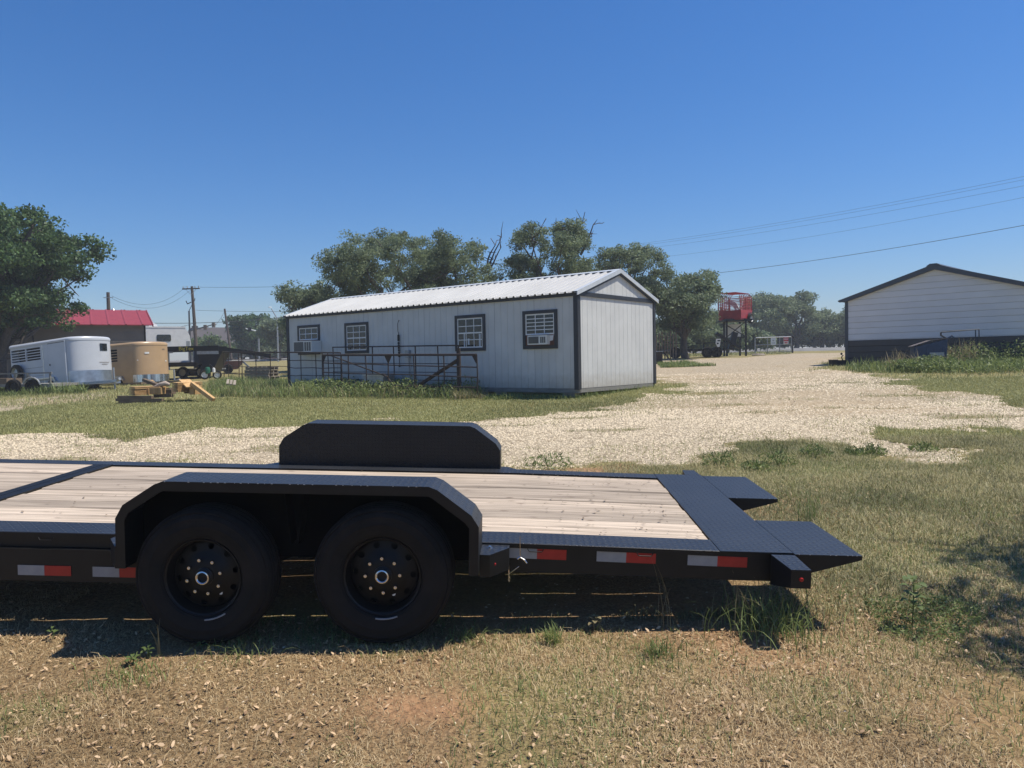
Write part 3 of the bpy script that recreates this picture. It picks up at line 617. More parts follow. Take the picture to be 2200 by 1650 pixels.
# wheels
WR = .372
def wheel(x, y, z, sg, first=[None]):
    """sg -1: outer face towards -y"""
    mt = Matrix.Translation((x, y, z)) @ (Matrix.Identity(4) if sg < 0 else Matrix.Rotation(math.pi, 4, 'Z'))
    if first[0]:
        c = copy_tree(first[0], T); c.matrix_basis = mt; return c
    b = MB(); rr = [.035, .075, .100, .116] + list(np.linspace(.124, .182, 15)) + [.187]; yy = list(np.interp(rr, [.035, .075, .1, .116, .128, .14, .152, .164, .176, .187], [-.062, -.060, -.048, -.040, -.034, -.030, -.027, -.024, -.021, -.012])); N = 160
    for q in range(N):
        a = 2*math.pi*q/N
        for r_, h in zip(rr, yy): b.v.append((r_*math.cos(a), h, r_*math.sin(a)))
    m_ = len(rr); cen = [(.155*math.cos(2*math.pi*(k+.5)/10), .155*math.sin(2*math.pi*(k+.5)/10)) for k in range(10)]
    for q in range(N):
        for k in range(m_-1):
            a = 2*math.pi*(q+.5)/N; rm = (rr[k]+rr[k+1])/2; px, pz = rm*math.cos(a), rm*math.sin(a)
            if any((px-cx)**2+(pz-cz)**2 < .0165**2 for cx, cz in cen): continue
            i, j = q*m_+k, ((q+1) % N)*m_+k; b.f.append((i, i+1, j+1, j))
    b.lathe([(.186, -.012), (.192, -.06), (.196, -.085), (.206, -.092), (.211, -.086), (.205, -.075), (.196, .08), (.21, .09)], (0, 0, 0), 'y', 72)
    b.lathe([(.0, -.02), (.18, -.005)], (0, .03, 0), 'y', 40)
    wh = b.build('wheel', 'rim', T, 30); wh.matrix_basis = mt; first[0] = wh
    prof = [(.206, -.080), (.218, -.096), (.224, -.103), (.230, -.103), (.236, -.107), (.262, -.111), (.276, -.1125), (.279, -.1145), (.283, -.1145), (.286, -.113), (.305, -.112), (.318, -.111), (.320, -.113), (.324, -.1125), (.330, -.108), (.343, -.100), (.346, -.094), (.352, -.098), (.362, -.088), (.368, -.074), (.3715, -.055)]
    for g in (-.045, 0., .045): prof += [(.372, g-.016), (.364, g-.012), (.364, g+.012), (.372, g+.016)]
    prof = prof + [(r_, -h) for r_, h in prof[20::-1]]
    MB().lathe(prof, (0, 0, 0), 'y', 96).build('tyre', 'rubber', wh, 35)
    MB().lathe([(.024, -.070), (.026, -.094), (.030, -.098), (.036, -.096), (.039, -.09), (.040, -.055)], (0, 0, 0), 'y', 32).build('hub_ring', 'chrome', wh, 40); MB().lathe([(0, -.076), (.025, -.074)], (0, 0, 0), 'y', 24).build('hub_cap', 'black', wh)
    MB().lathe([(.038, -.075), (.048, -.07), (.050, -.055)], (0, 0, 0), 'y', 32).build('hub', 'black', wh, 40)
    me = None
    for k in range(8):
        a = 2*math.pi*(k+.5)/8; p = (.092*math.cos(a), 0, .092*math.sin(a))
        if me is None:
            nb = MB(); nb.lathe([(0, -.086), (.004, -.086), (.0045, -.080), (.009, -.080), (.0105, -.076), (.0105, -.055)], (0, 0, 0), 'y', 6); me = nb.build('lug_nut', 'chrome', wh, loc=p).data
        else: link('lug_nut', me, None, wh, p)
    st = MB().lathe([(0, -.0445), (.016, -.0445), (.016, -.043)], (0, 0, 0), 'y', 20).build('sticker', 'offwhite', wh, loc=(-.075 if 0 else .090, 0, -.075)); st.scale = (1, 1, .7); st.rotation_euler = (0, .8, 0); st.location = (.083, .0085, -.083)
    wb = MB(); pts = [(.224*math.cos(a), -.105, .224*math.sin(a)) for a in np.linspace(R(-78), R(-48), 6)]; wb.tube(pts, .0045, 6); wb.build('balance_weight', 'silver', wh)
    return wh
w1 = wheel(-1.601, -.150, ZD-.158, -1); w2 = wheel(-.643, -.150, ZD-.128, -1); w3 = wheel(-1.601, 2.392, ZD-.158, 1); w4 = wheel(-.643, 2.392, ZD-.128, 1)
w1.matrix_basis = w1.matrix_basis @ Matrix.Rotation(R(8), 4, 'Y'); w2.matrix_basis = w2.matrix_basis @ Matrix.Rotation(R(20), 4, 'Y')
for x, z in ((-1.601, ZD-.158), (-.643, ZD-.128)):
    b = MB(); b.tube([(x, -.1, z), (x, 2.34, z)], .042, 12); tb(b, 'axle', smooth=True)
b = MB()
for y in (.16, 2.08):
    for xc, zc in ((-1.6, ZD-.158), (-.643, ZD-.128)): b.tube([(xc-.38, y, ZD-.12), (xc-.15, y, zc-.06), (xc, y, zc-.075), (xc+.15, y, zc-.06), (xc+.38, y, ZD-.12)], .028, 6)
tb(b, 'leaf_spring')
# conspicuity tape
tape = MB(); tape.box((0, -.0022, -.031), (.1635, 0, .031)); tms = None
def put_tape(x, z, mt, y, rot=0., L=1.):
    b = MB(); b.box((0, -.0022, -.0285), (.1635*L, 0, .0285)); o = b.build('reflective_tape', mt, T, loc=(x, y, z)); o.rotation_euler = (0, rot, 0)
for x in (.010, .505, 1.008):
    put_tape(x, ZD-.058-.0185*x, 'silver', .012-.0025, .022); put_tape(x+.1635, ZD-.058-.0185*(x+.1635), 'redtape', .012-.0025, .022)
for x in (-2.755, -2.326, -3.2): put_tape(x, ZD-.213, 'silver', -.018-.002, .0, .93); put_tape(x+.153, ZD-.213, 'redtape', -.018-.002, .0, .93)
# bright silver dashes standing in for sun glints along the sheared tread edges
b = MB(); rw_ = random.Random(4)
def glint_row(p, q, n):
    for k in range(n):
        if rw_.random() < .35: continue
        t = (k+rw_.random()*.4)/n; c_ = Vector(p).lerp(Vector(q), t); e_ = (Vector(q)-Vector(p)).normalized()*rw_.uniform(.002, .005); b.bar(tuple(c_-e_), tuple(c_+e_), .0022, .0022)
glint_row((.03, .0, ZD-.0005), (1.45, .0, ZD-.0005), 44); glint_row((1.60, -.031, ZD+.001), (1.944, -.031, ZD+.001), 12); glint_row((1.60, 1.369, ZD+.001), (1.944, 1.369, ZD+.001), 10); glint_row((-1.79, -.276, ZD+.362), (-.39, -.276, ZD+.362), 34); glint_row((-.1, 2.071, ZD+.001), (1.15, 2.071, ZD+.001), 26)
we = tb(b, 'edge_glint', 'alu'); we['kind'] = 'stuff'
# bits of leaf and twig lying on the planks
rd_ = np.random.default_rng(77); nl_ = 230; lx_ = np.r_[rd_.uniform(-3.2, 1.15, 120), rd_.uniform(.2, 1.16, 110)]; ly_ = rd_.uniform(.26, 2.04, nl_); b = MB()
for X_, Y_ in zip(lx_, ly_):
    a_ = rd_.uniform(0, 6.28); L_ = rd_.uniform(.006, .020); w_ = L_*rd_.uniform(.15, .5); ca_, sa2 = math.cos(a_), math.sin(a_); h_ = .004*rd_.random()
    b.quad(*[(X_+u*ca_-v*sa2, Y_+u*sa2+v*ca_, ZD+.0015+h_*(u > 0)) for u, v in ((-L_, 0), (0, -w_), (L_, 0), (0, w_))])
dl = MB(); dl.v = [tuple(tm @ Vector(bend(p))) for p in b.v]; dl.f = b.f; dl = dl.build('leaf_crumbs', 'oldwood'); tag(dl, 'dark leaf crumbs and twigs scattered over the plank deck', 'debris', kind='stuff')
# tie wires
b = MB(); b.tube([(.078, -.03, ZD+.05), (.080, -.025, ZD-.02), (.081, -.012, ZD-.075), (.105, -.02, ZD-.088), (.118, -.02, ZD-.105)], [.002, .002, .0035, .006, .004], 6); b.tube([(.081, -.014, ZD-.072), (.065, -.018, ZD-.085)], .005, 6); tb(b, 'wire_tie', 'chrome')
b = MB(); b.tube([(.075, -.02, ZD-.125), (.02, -.03, ZD-.165), (.016, -.03, ZD-.20), (.022, -.03, ZD-.21), (.026, -.03, ZD-.19), (.018, -.03, ZD-.168)], .0025, 6); b.tube([(.018, -.03, ZD-.12), (.02, -.03, ZD-.165)], .003, 6); tb(b, 'wire_tie', 'chrome')
# lashing eyes under the lip
for x in (.165, .77, -.0, -2.6):
    if x == 0: continue
    b = MB(); b.tube([(x-.045, -.003, ZD-.028), (x-.035, -.006, ZD-.043), (x+.035, -.006, ZD-.043), (x+.045, -.003, ZD-.028)], .003, 6); tb(b, 'tie_down_loop', 'black')

# ================================================================== SHED
SY = .6652; SO = np.array([1.5963, 17.8543, .7598]); SE = np.array([math.cos(SY), -math.sin(SY), 0]); SB = np.array([math.sin(SY), math.cos(SY), 0])
SL, SW, SH = 11.567, 3.965, 2.30; BZ = .26     # siding starts BZ above the base of the shed
S = empty('portable_shed', 'long pale grey portable shed with white ribbed metal roof and charcoal trim', 'shed', (SO[0], SO[1], SO[2]-BZ), -SY)
def shed_xy(px, py, off=0.):
    """pixel -> shed coordinates (x along the long wall, z above the shed base) on a plane off metres in front of the long wall"""
    d = ray(px, py); n = SB; t = ((SO-SB*off-CAM)@n)/(d@n); p = CAM+d*t-SO; return p@SE, p[2]+BZ
def groove_panel(wd, h0, h1, nm, parent, step=.203, fl=None):
    """vertical siding sheet, face at y=0, V grooves; fl(x)->top height for gables"""
    b = MB(); xs_ = []; n = max(1, int(round(wd/step)))
    g = .005
    pts = [(0., 0.)]
    for k in range(1, n):
        c = wd*k/n; pts += [(c-g, 0.), (c-g*.6, .008), (c+g*.6, .008), (c+g, 0.)]
    pts.append((wd, 0.)); m_ = len(pts)
    for x, y in pts: b.v += [(x, y, h0), (x, y, fl(x) if fl else h1)]
    for k in range(m_-1): i = 2*k; b.f.append((i, i+2, i+3, i+1))
    b.quad((0, .03, h0), (wd, .03, h0), (wd, .03, h0+.01), (0, .03, h0+.01))
    return b
# long wall sheets (near and far), end sheets
npan = 9; pwid = (SL-.012*0)/npan
pm_ = groove_panel(pwid-.006, BZ, BZ+SH, '', S).build('siding_panel', 'shed', S, loc=(-SL+.003, 0, 0)).data
for k in range(1, npan): link('siding_panel', pm_, None, S, (-SL+.003+k*pwid, 0, 0))
for k in range(npan):
    o = link('siding_panel', pm_, None, S, (-.003-k*pwid, SW, 0)); o.rotation_euler = (0, 0, math.pi)
ew = SW/3; em = None
for k in range(3):
    for x, rz, y in ((0., math.pi/2, k*ew+.003), (-SL, -math.pi/2, SW-k*ew-.003)):
        if em is None: o = groove_panel(ew-.006, BZ, BZ+SH, '', S).build('siding_panel', 'shed', S, loc=(x, y, 0)); em = o.data
        else: o = link('siding_panel', em, None, S, (x, y, 0))
        o.rotation_euler = (0, 0, rz)
RISE = .66; EZ = BZ+SH+.02; OV = .10
gb = groove_panel(SW, EZ, 0, '', S, fl=lambda x: EZ + .001 + RISE*(1-abs(x-SW/2)/(SW/2)))
# gable sheet needs a vertex at the ridge: left and right halves
for xx, rz in ((.004, math.pi/2), (-SL-.004, -math.pi/2)):
    for hf in (0, 1):
        g_ = groove_panel(SW/2, EZ, 0, '', S, fl=(lambda x: EZ+.001+RISE*x/(SW/2)) if hf == 0 else (lambda x: EZ+.001+RISE*(1-x/(SW/2))))
        o = g_.build('gable_panel', 'shed', S, loc=(xx, (SW/2*hf if rz > 0 else SW-SW/2*hf), 0)); o.rotation_euler = (0, 0, rz)
b = MB(); b.box((-SL+.03, .035, BZ), (-.03, SW-.035, BZ+SH)); b.build('wall_core', 'dark', S)
# corner posts, bands
for x in (0, -SL):
    for y in (0, SW):
        sx = 1 if x == 0 else -1; sy = -1 if y == 0 else 1; b = MB()
        b.box((x-sx*.10 if sx > 0 else x-.026, y-.026 if sy < 0 else y+.001, BZ-.03), (x+.026 if sx > 0 else x+.10, y-.001 if sy < 0 else y+.026, BZ+SH-.02))
        b.box((x+.001 if sx > 0 else x-.026, y if sy < 0 else y-.10, BZ-.03), (x+.026 if sx > 0 else x-.001, y+.10 if sy < 0 else y, BZ+SH-.02)); b.build('corner_post', 'trim', S)
for x in (0, -SL):
    b = MB(); sx = 1 if x == 0 else -1; b.box((min(x+sx*.006, x+sx*.032), -.03, BZ+SH-.075), (max(x+sx*.006, x+sx*.032), SW+.03, BZ+SH+.03)); b.build('gable_band', 'trim', S)
for y0, y1 in ((-.045, -.004), (SW+.004, SW+.045)):
    b = MB(); b.box((-SL-.03, y0, BZ+SH-.075), (.04, y1, BZ+SH+.025)); b.build('fascia', 'trim', S)
# skids and blocks
for y0 in (.0, SW-.10):
    b = MB(); b.box((-SL+.01, y0+.003, BZ-.11), (-.01, y0+.10, BZ-.003)); b.build('skid', 'skid', S)
for x0 in (-.10, -SL+.005): b = MB(); b.box((x0, .104, BZ-.105), (x0+.095, SW-.104, BZ-.003)); b.build('skid', 'skid', S)
bl = None
for k in range(6):
    for y in (.02, SW-.36):
        p = (-.5-k*2.1, y, 0)
        if bl is None: bb = MB(); bb.box((0, 0, -.35), (.38, .34, BZ-.112)); bl = bb.build('block', 'stone', S, loc=p).data
        else: link('block', bl, None, S, p)
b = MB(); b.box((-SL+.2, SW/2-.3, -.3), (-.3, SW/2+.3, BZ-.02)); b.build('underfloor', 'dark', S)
# ribbed roof sheets
NR = 13; rw = (SL+.12)/NR
def roof_sheet():
    b = MB(); pr = []; t = .004
    for k in range(4):
        c = rw*(k+.5)/4; pr += [(c-.036, 0), (c-.020, .036), (c+.020, .036), (c+.036, 0)]
    pr = [(0, 0)] + pr + [(rw-.001, 0)]
    y0, y1 = -OV, SW/2; z0 = EZ+.012 - OV*RISE/(SW/2); z1 = EZ+RISE+.012
    for x, h in pr: b.v += [(x, y0, z0+h), (x, y1, z1+h), (x, y0, z0+h-t), (x, y1, z1+h-t)]
    for k in range(len(pr)-1): i = 4*k; b.f += [(i, i+4, i+5, i+1), (i+2, i+6, i+7, i+3), (i, i+4, i+6, i+2)]
    return b
rs = None
for k in range(NR):
    for sd in (0, 1):
        loc = (-SL-.06+k*rw, 0, 0) if sd == 0 else (-SL-.06+(k+1)*rw, SW, 0)
        if rs is None: o = roof_sheet().build('roof_panel', 'roofwhite', S, loc=loc); rs = o.data
        else: o = link('roof_panel', rs, None, S, loc)
        if sd: o.rotation_euler = (0, 0, math.pi)
b = MB(); zt = EZ+RISE+.05
b.prism([(-SL-.08, SW/2-.16, zt-.05), (-SL-.08, SW/2, zt), (-SL-.08, SW/2+.16, zt-.05), (-SL-.08, SW/2+.16, zt-.056), (-SL-.08, SW/2, zt-.008), (-SL-.08, SW/2-.16, zt-.056)], (SL+.16, 0, 0)); b.build('ridge_cap', 'rake', S)
for x in (.062, -SL-.082):
    for sd in (0, 1):
        f_ = lambda y: y if sd == 0 else SW-y
        sl2 = RISE/(SW/2); b = MB()
        b.prism([(x, f_(-OV-.01), EZ-OV*sl2+.045), (x, f_(SW/2), EZ+RISE+.048), (x, f_(SW/2), EZ+RISE-.06), (x, f_(-OV-.01), EZ-OV*sl2-.055)], (.02, 0, 0))
        b.prism([(x-.10 if x > 0 else x, f_(-OV-.01), EZ-OV*sl2+.046), (x-.10 if x > 0 else x, f_(SW/2), EZ+RISE+.049), (x-.10 if x > 0 else x, f_(SW/2), EZ+RISE+.043), (x-.10 if x > 0 else x, f_(-OV-.01), EZ-OV*sl2+.040)], (.12, 0, 0))
        b.build('rake_trim', 'rake', S)
        b = MB(); xx = x-.035 if x > 0 else x+.022
        b.prism([(xx, f_(-.02), EZ-.0), (xx, f_(SW/2), EZ+RISE-.005), (xx, f_(SW/2), EZ+RISE-.115), (xx, f_(-.02), EZ-.115)], (.033, 0, 0)); b.build('gable_trim', 'trim', S)
# windows
def window(px0, py0, px1, py1, rows, cols=3, lower=1.0, clip=None):
    """outer trim rectangle from pixels; trim part > sash, panes"""
    xa, zt_ = shed_xy(px0, (py0), 0); xb, _ = shed_xy(px1, py0, 0)
    zs = [shed_xy(px0, py1)[1], shed_xy(px1, py1-8)[1]]; zb_ = sum(zs)/2; zt_ = (shed_xy(px0, py0+2)[1]+shed_xy(px1, py0)[1])/2
    t = .085; b = MB(); y0, y1 = -.034, -.002
    b.box((xa, y0, zb_), (xa+t, y1, zt_)); b.box((xb-t, y0, zb_), (xb, y1, zt_)); b.box((xa+t, y0, zt_-t), (xb-t, y1, zt_)); b.box((xa+t, y0, zb_), (xb-t, y1, zb_+t))
    wn = b.build('window', 'trim', S)
    X0, X1, Z0, Z1 = xa+t, xb-t, zb_+t, zt_-t
    if lower < 1: Z0 = Z1-(Z1-Z0)*lower
    s = MB(); q = .032; s.box((X0, -.022, Z0), (X0+q, -.004, Z1)); s.box((X1-q, -.022, Z0), (X1, -.004, Z1)); s.box((X0+q, -.022, Z1-q), (X1-q, -.004, Z1)); s.box((X0+q, -.022, Z0), (X1-q, -.004, Z0+q))
    cx = np.linspace(X0+q, X1-q, cols+1); cz = np.linspace(Z0+q, Z1-q, rows+1); mw = .010
    for x in cx[1:-1]: s.box((x-mw, -.018, Z0+q), (x+mw, -.005, Z1-q))
    for i, z in enumerate(cz[1:-1]):
        mm = .018 if (i+1)*2 == rows and rows > 2 else mw
        for a, c in zip(cx[:-1], cx[1:]): s.box((a+(mw if a != cx[0] else 0), -.018, z-mm), (c-(mw if c != cx[-1] else 0), -.005, z+mm))
    s.build('sash', 'white', wn)
    pm2 = None; dx, dz = cx[1]-cx[0], cz[1]-cz[0]
    for a in cx[:-1]:
        for c in cz[:-1]:
            if pm2 is None: p_ = MB(); p_.box((0, -.009, 0), (dx, -.003, dz)); pm2 = p_.build('pane', 'glass', wn, loc=(a, 0, c)).data
            else: link('pane', pm2, None, wn, (a, 0, c))
    return wn, (X0, X1, zb_+t, Z0)
wA, rA = window(640, 697.5, 687, 766, 2, lower=.50); wB, rB = window(741, 692, 791.5, 763, 4); wC, rC = window(978, 675.5, 1042.5, 758, 4); wD, rD = window(1123.5, 665.5, 1197.5, 753.5, 5, lower=.66)
b = MB(); b.box((rA[0], -.014, rA[2]), (rA[1], -.004, rA[3]-.002)); b.build('filler_board', 'brownboard', wA)
b = MB(); b.box((rD[0], -.014, rD[2]), (rD[1], -.004, rD[3]-.002)); b.build('filler_board', 'brownboard', wD)
b = MB(); b.prism([(rD[1]-.20, -.017, rD[2]+.09), (rD[1]-.05, -.017, rD[2]+.12), (rD[1]-.03, -.017, rD[2]+.26), (rD[1]-.07, -.017, rD[3]-.03), (rD[1]-.2, -.017, rD[3]-.02)], (0, .003, 0)); b.build('foam_patch', 'white', wD)
# things seen inside window C: pale vertical post and machine
b = MB(); b.box((rC[0]+.22, -.0125, rC[2]+.03), (rC[0]+.26, -.0095, rC[2]+.42)); b.box((rC[1]-.14, -.0125, rC[2]+.03), (rC[1]-.08, -.0095, rC[2]+.36)); b.box((rC[0]+.36, -.0125, rC[2]+.08), (rC[0]+.42, -.0095, rC[2]+.25)); b.build('inside_shape', 'rake', wC)
SM = S.matrix_basis.copy()
def shed_thing(name, label, cat, x, y, z, group=None):
    return empty(name, label, cat, mtx=Matrix.Translation((S.location)) @ Matrix.Rotation(-SY, 4, 'Z') @ Matrix.Translation((x, y, z)), group=group)
def ac_unit(x0, x1, z0, z1, dep, label, left=.5):
    A = shed_thing('air_conditioner', label, 'air conditioner', (x0+x1)/2, -.014, z0); w_ = (x1-x0)/2; h = z1-z0
    MB().box((-w_, -dep, 0), (w_, 0, h)).build('casing', 'offwhite', A)
    lw = -w_+2*w_*left
    b = MB(); b.box((-w_+.03, -dep-.006, .03), (lw-.02, -dep-.001, h-.03)); b.build('grille', 'grille', A)
    s = None
    for k in range(7):
        z = .05+(h-.1)*k/6
        if s is None: q = MB(); q.box((-w_+.035, -dep-.012, -.004), (lw-.025, -dep-.007, .004)); s = q.build('louvre', 'grille', A, loc=(0, 0, z)).data
        else: link('louvre', s, None, A, (0, 0, z))
    n = 3; ww = (w_-lw-.05)/n
    for k in range(n):
        b = MB(); b.box((lw+.03+k*ww, -dep-.005, .04), (lw+.03+k*ww+ww*.75, -dep-.001, h-.04)); b.build('side_vent', 'grille', A)
    return A
ax0 = shed_xy(633, 745, .35)[0]; ax1 = shed_xy(672, 745, .35)[0]; az0 = shed_xy(650, 757, .3)[1]; az1 = shed_xy(650, 733, .3)[1]
ac_unit(ax0, ax1, az0, az1, .38, 'white window air conditioner with a wide dark grille jutting far out', .58)
bx0 = shed_xy(1135, 735, .12)[0]; bx1 = shed_xy(1176, 735, .12)[0]
ac_unit(bx0, bx1, rD[2]+.02, rD[3]-.02, .14, 'white window air conditioner set in a brown board beside pale foam', .62)
# hanging chain of black floats, meter box
hx, hz = shed_xy(858, 692); H = shed_thing('hanging_cable', 'cable strung with black beads hanging on the shed wall', 'cable', hx, -.03, hz-1.25)
b = MB(); b.tube([(.05, 0, 1.28), (.03, -.02, 1.3), (-.01, -.03, 1.2), (-.02, -.02, 1.0), (0, -.01, .9), (0.01, -.01, 0)], .009, 6); b.build('cord', 'rust', H)
b = MB(); b.tube([(0, -.02, .88), (0, -.02, .70)], .032, 10); b.build('grip', 'dark', H); bm_ = None
for k, z in enumerate((.64, .57, .50, .43, .36, .26, -.02)):
    if bm_ is None: q = MB(); q.lathe([(0, .035), (.025, .028), (.034, 0), (.025, -.028), (0, -.035)], (0, -.02, 0), 'z', 12); bm_ = q.build('bead', 'dark', H, loc=(.003*k, 0, z)).data
    else: link('bead', bm_, None, H, (.003*k, 0, z))
hx, hz = shed_xy(880, 760); H = shed_thing('meter_box', 'small grey electric box and conduit mounted on the shed wall', 'electric box', hx, -.005, hz-.9)
MB().box((-.09, -.10, .78), (.06, 0, 1.0)).build('box', 'galv', H); MB().tube([(.03, -.05, .78), (.03, -.05, -.1)], .022, 8).build('conduit', 'galv', H)

# ------------------------------------------------------------------ rusty pipe panels leaning before the shed
def panel(name, label, off, pxs, top, rails, bot, rw_=.03, vw=.02, gus=(), thick=None, group='rusty pipe panels before the shed'):
    """pxs pixel columns of uprights, rails pixel rows (left,right)"""
    x0, zt0 = shed_xy(pxs[0], top[0], off); x1, zt1 = shed_xy(pxs[-1], top[1], off); zb0 = shed_xy(pxs[0], bot[0], off)[1]; zb1 = shed_xy(pxs[-1], bot[1], off)[1]
    P = shed_thing(name, label, 'livestock panel', (x0+x1)/2, -off, min(zb0, zb1), group); cx, cz = (x0+x1)/2, min(zb0, zb1)
    r_ = random.Random(len(label))
    def lz(x, a, b_): t = (x-x0)/(x1-x0); return a+(b_-a)*t - cz
    for k, p in enumerate(pxs):
        x = shed_xy(p, (top[0]+top[1])/2, off)[0]; j = r_.uniform(-.025, .025)
        MB().tube([(x-cx, 0, lz(x, zb0, zb1)), (x-cx+j, .004, (lz(x, zt0, zt1)+lz(x, zb0, zb1))/2), (x-cx, 0, lz(x, zt0, zt1))], vw if thick != k else .055, 8).build('upright', 'rust', P)
    for i, (ra_, rb_) in enumerate([top]+list(rails)):
        za, zb_ = shed_xy(pxs[0], ra_, off)[1], shed_xy(pxs[-1], rb_, off)[1]; n = 7
        pts = [(x0-cx+(x1-x0)*t, -.012, za+(zb_-za)*t-cz+r_.uniform(-.012, .012)*(0 < i)) for t in np.linspace(0, 1, n)]
        MB().tube(pts, rw_ if i == 0 else rw_*.55, 8).build('rail', 'rust', P)
    for p, s in gus:
        x = shed_xy(p, top[0], off)[0]-cx; z = lz(x+cx, zt0, zt1); MB().prism([(x, -.01, z), (x+s*.16, -.01, z), (x+s*.02, -.01, z-.22)], (0, .012, 0)).build('gusset', 'rust', P)
    return P, cx, cz
panel('livestock_panel', 'rusty pipe panel standing left of the shed corner above the tall grass', .55, [617, 646, 678, 692, 704, 732], (757, 758), [(774, 775), (790, 791), (807, 807), (823, 823)], (838, 838), .022, .014)
panel('livestock_panel', 'tallest rusty pipe panel close against the shed wall', .35, [715, 800, 845, 892, 940, 985], (746, 742), [(779, 781), (799, 801), (816, 817)], (838, 838), .018, .017)
P3, c3, z3 = panel('livestock_panel', 'long rusty gate with corner gussets in front of the other panels', 1.0, [694, 733, 748, 785, 834, 888, 953, 1024], (763, 762), [(780, 788), (800, 810), (825, 832)], (842, 846), .030, .017, gus=((694, 1), (834, -1), (834, 1), (1024, -1)))
PP = shed_thing('brace_post', 'thick rusty pipe post with a diagonal brace leaning on the gate', 'post', shed_xy(986, 800, .8)[0], -.8, shed_xy(986, 838, .8)[1])
zz = shed_xy(986, 748, .8)[1]-shed_xy(986, 838, .8)[1]; MB().tube([(0, 0, -.1), (0, 0, zz)], .055, 10).build('post', 'rust', PP)
dx_ = shed_xy(903, 823, .8)[0]-shed_xy(986, 800, .8)[0]; MB().tube([(0, -.02, zz*.72), (dx_, -.05, .12)], .05, 8).build('brace', 'rust', PP)
PQ = shed_thing('loose_pipe', 'thin rusty pipe sloping across the gate and panels', 'pipe', shed_xy(832, 809, .9)[0], -.9, shed_xy(832, 840, .9)[1]); z_a = shed_xy(703, 761, .9); z_b = shed_xy(832, 809, .9)
MB().tube([(z_a[0]-z_b[0], 0, z_a[1]-shed_xy(832, 840, .9)[1]), (0, 0, z_b[1]-shed_xy(832, 840, .9)[1]), (.35, .02, 0)], .02, 8).build('pipe', 'rust', PQ)
# panel run continuing left of the shed
panel('livestock_panel', 'thin rusty pipe panel left of the shed with grass showing through', -1.2, [480, 490, 512, 519, 549, 580, 618], (757, 757), [(772, 772), (788, 787), (803, 804)], (822, 822), .02, .016)
tx, tz = shed_xy(815, 812, .6); TB = shed_thing('water_trough', 'white topped metal trough lying in the weeds by the gate', 'trough', tx, -.6, tz-.22)
b = MB(); b.prism([(-.36, -.22, .0), (.36, -.22, .0), (.42, -.22, .30), (-.42, -.22, .30)], (0, .44, 0)); b.build('tub', 'galv', TB); MB().box((-.45, -.25, .301), (.42, .25, .33)).build('lid', 'white', TB)

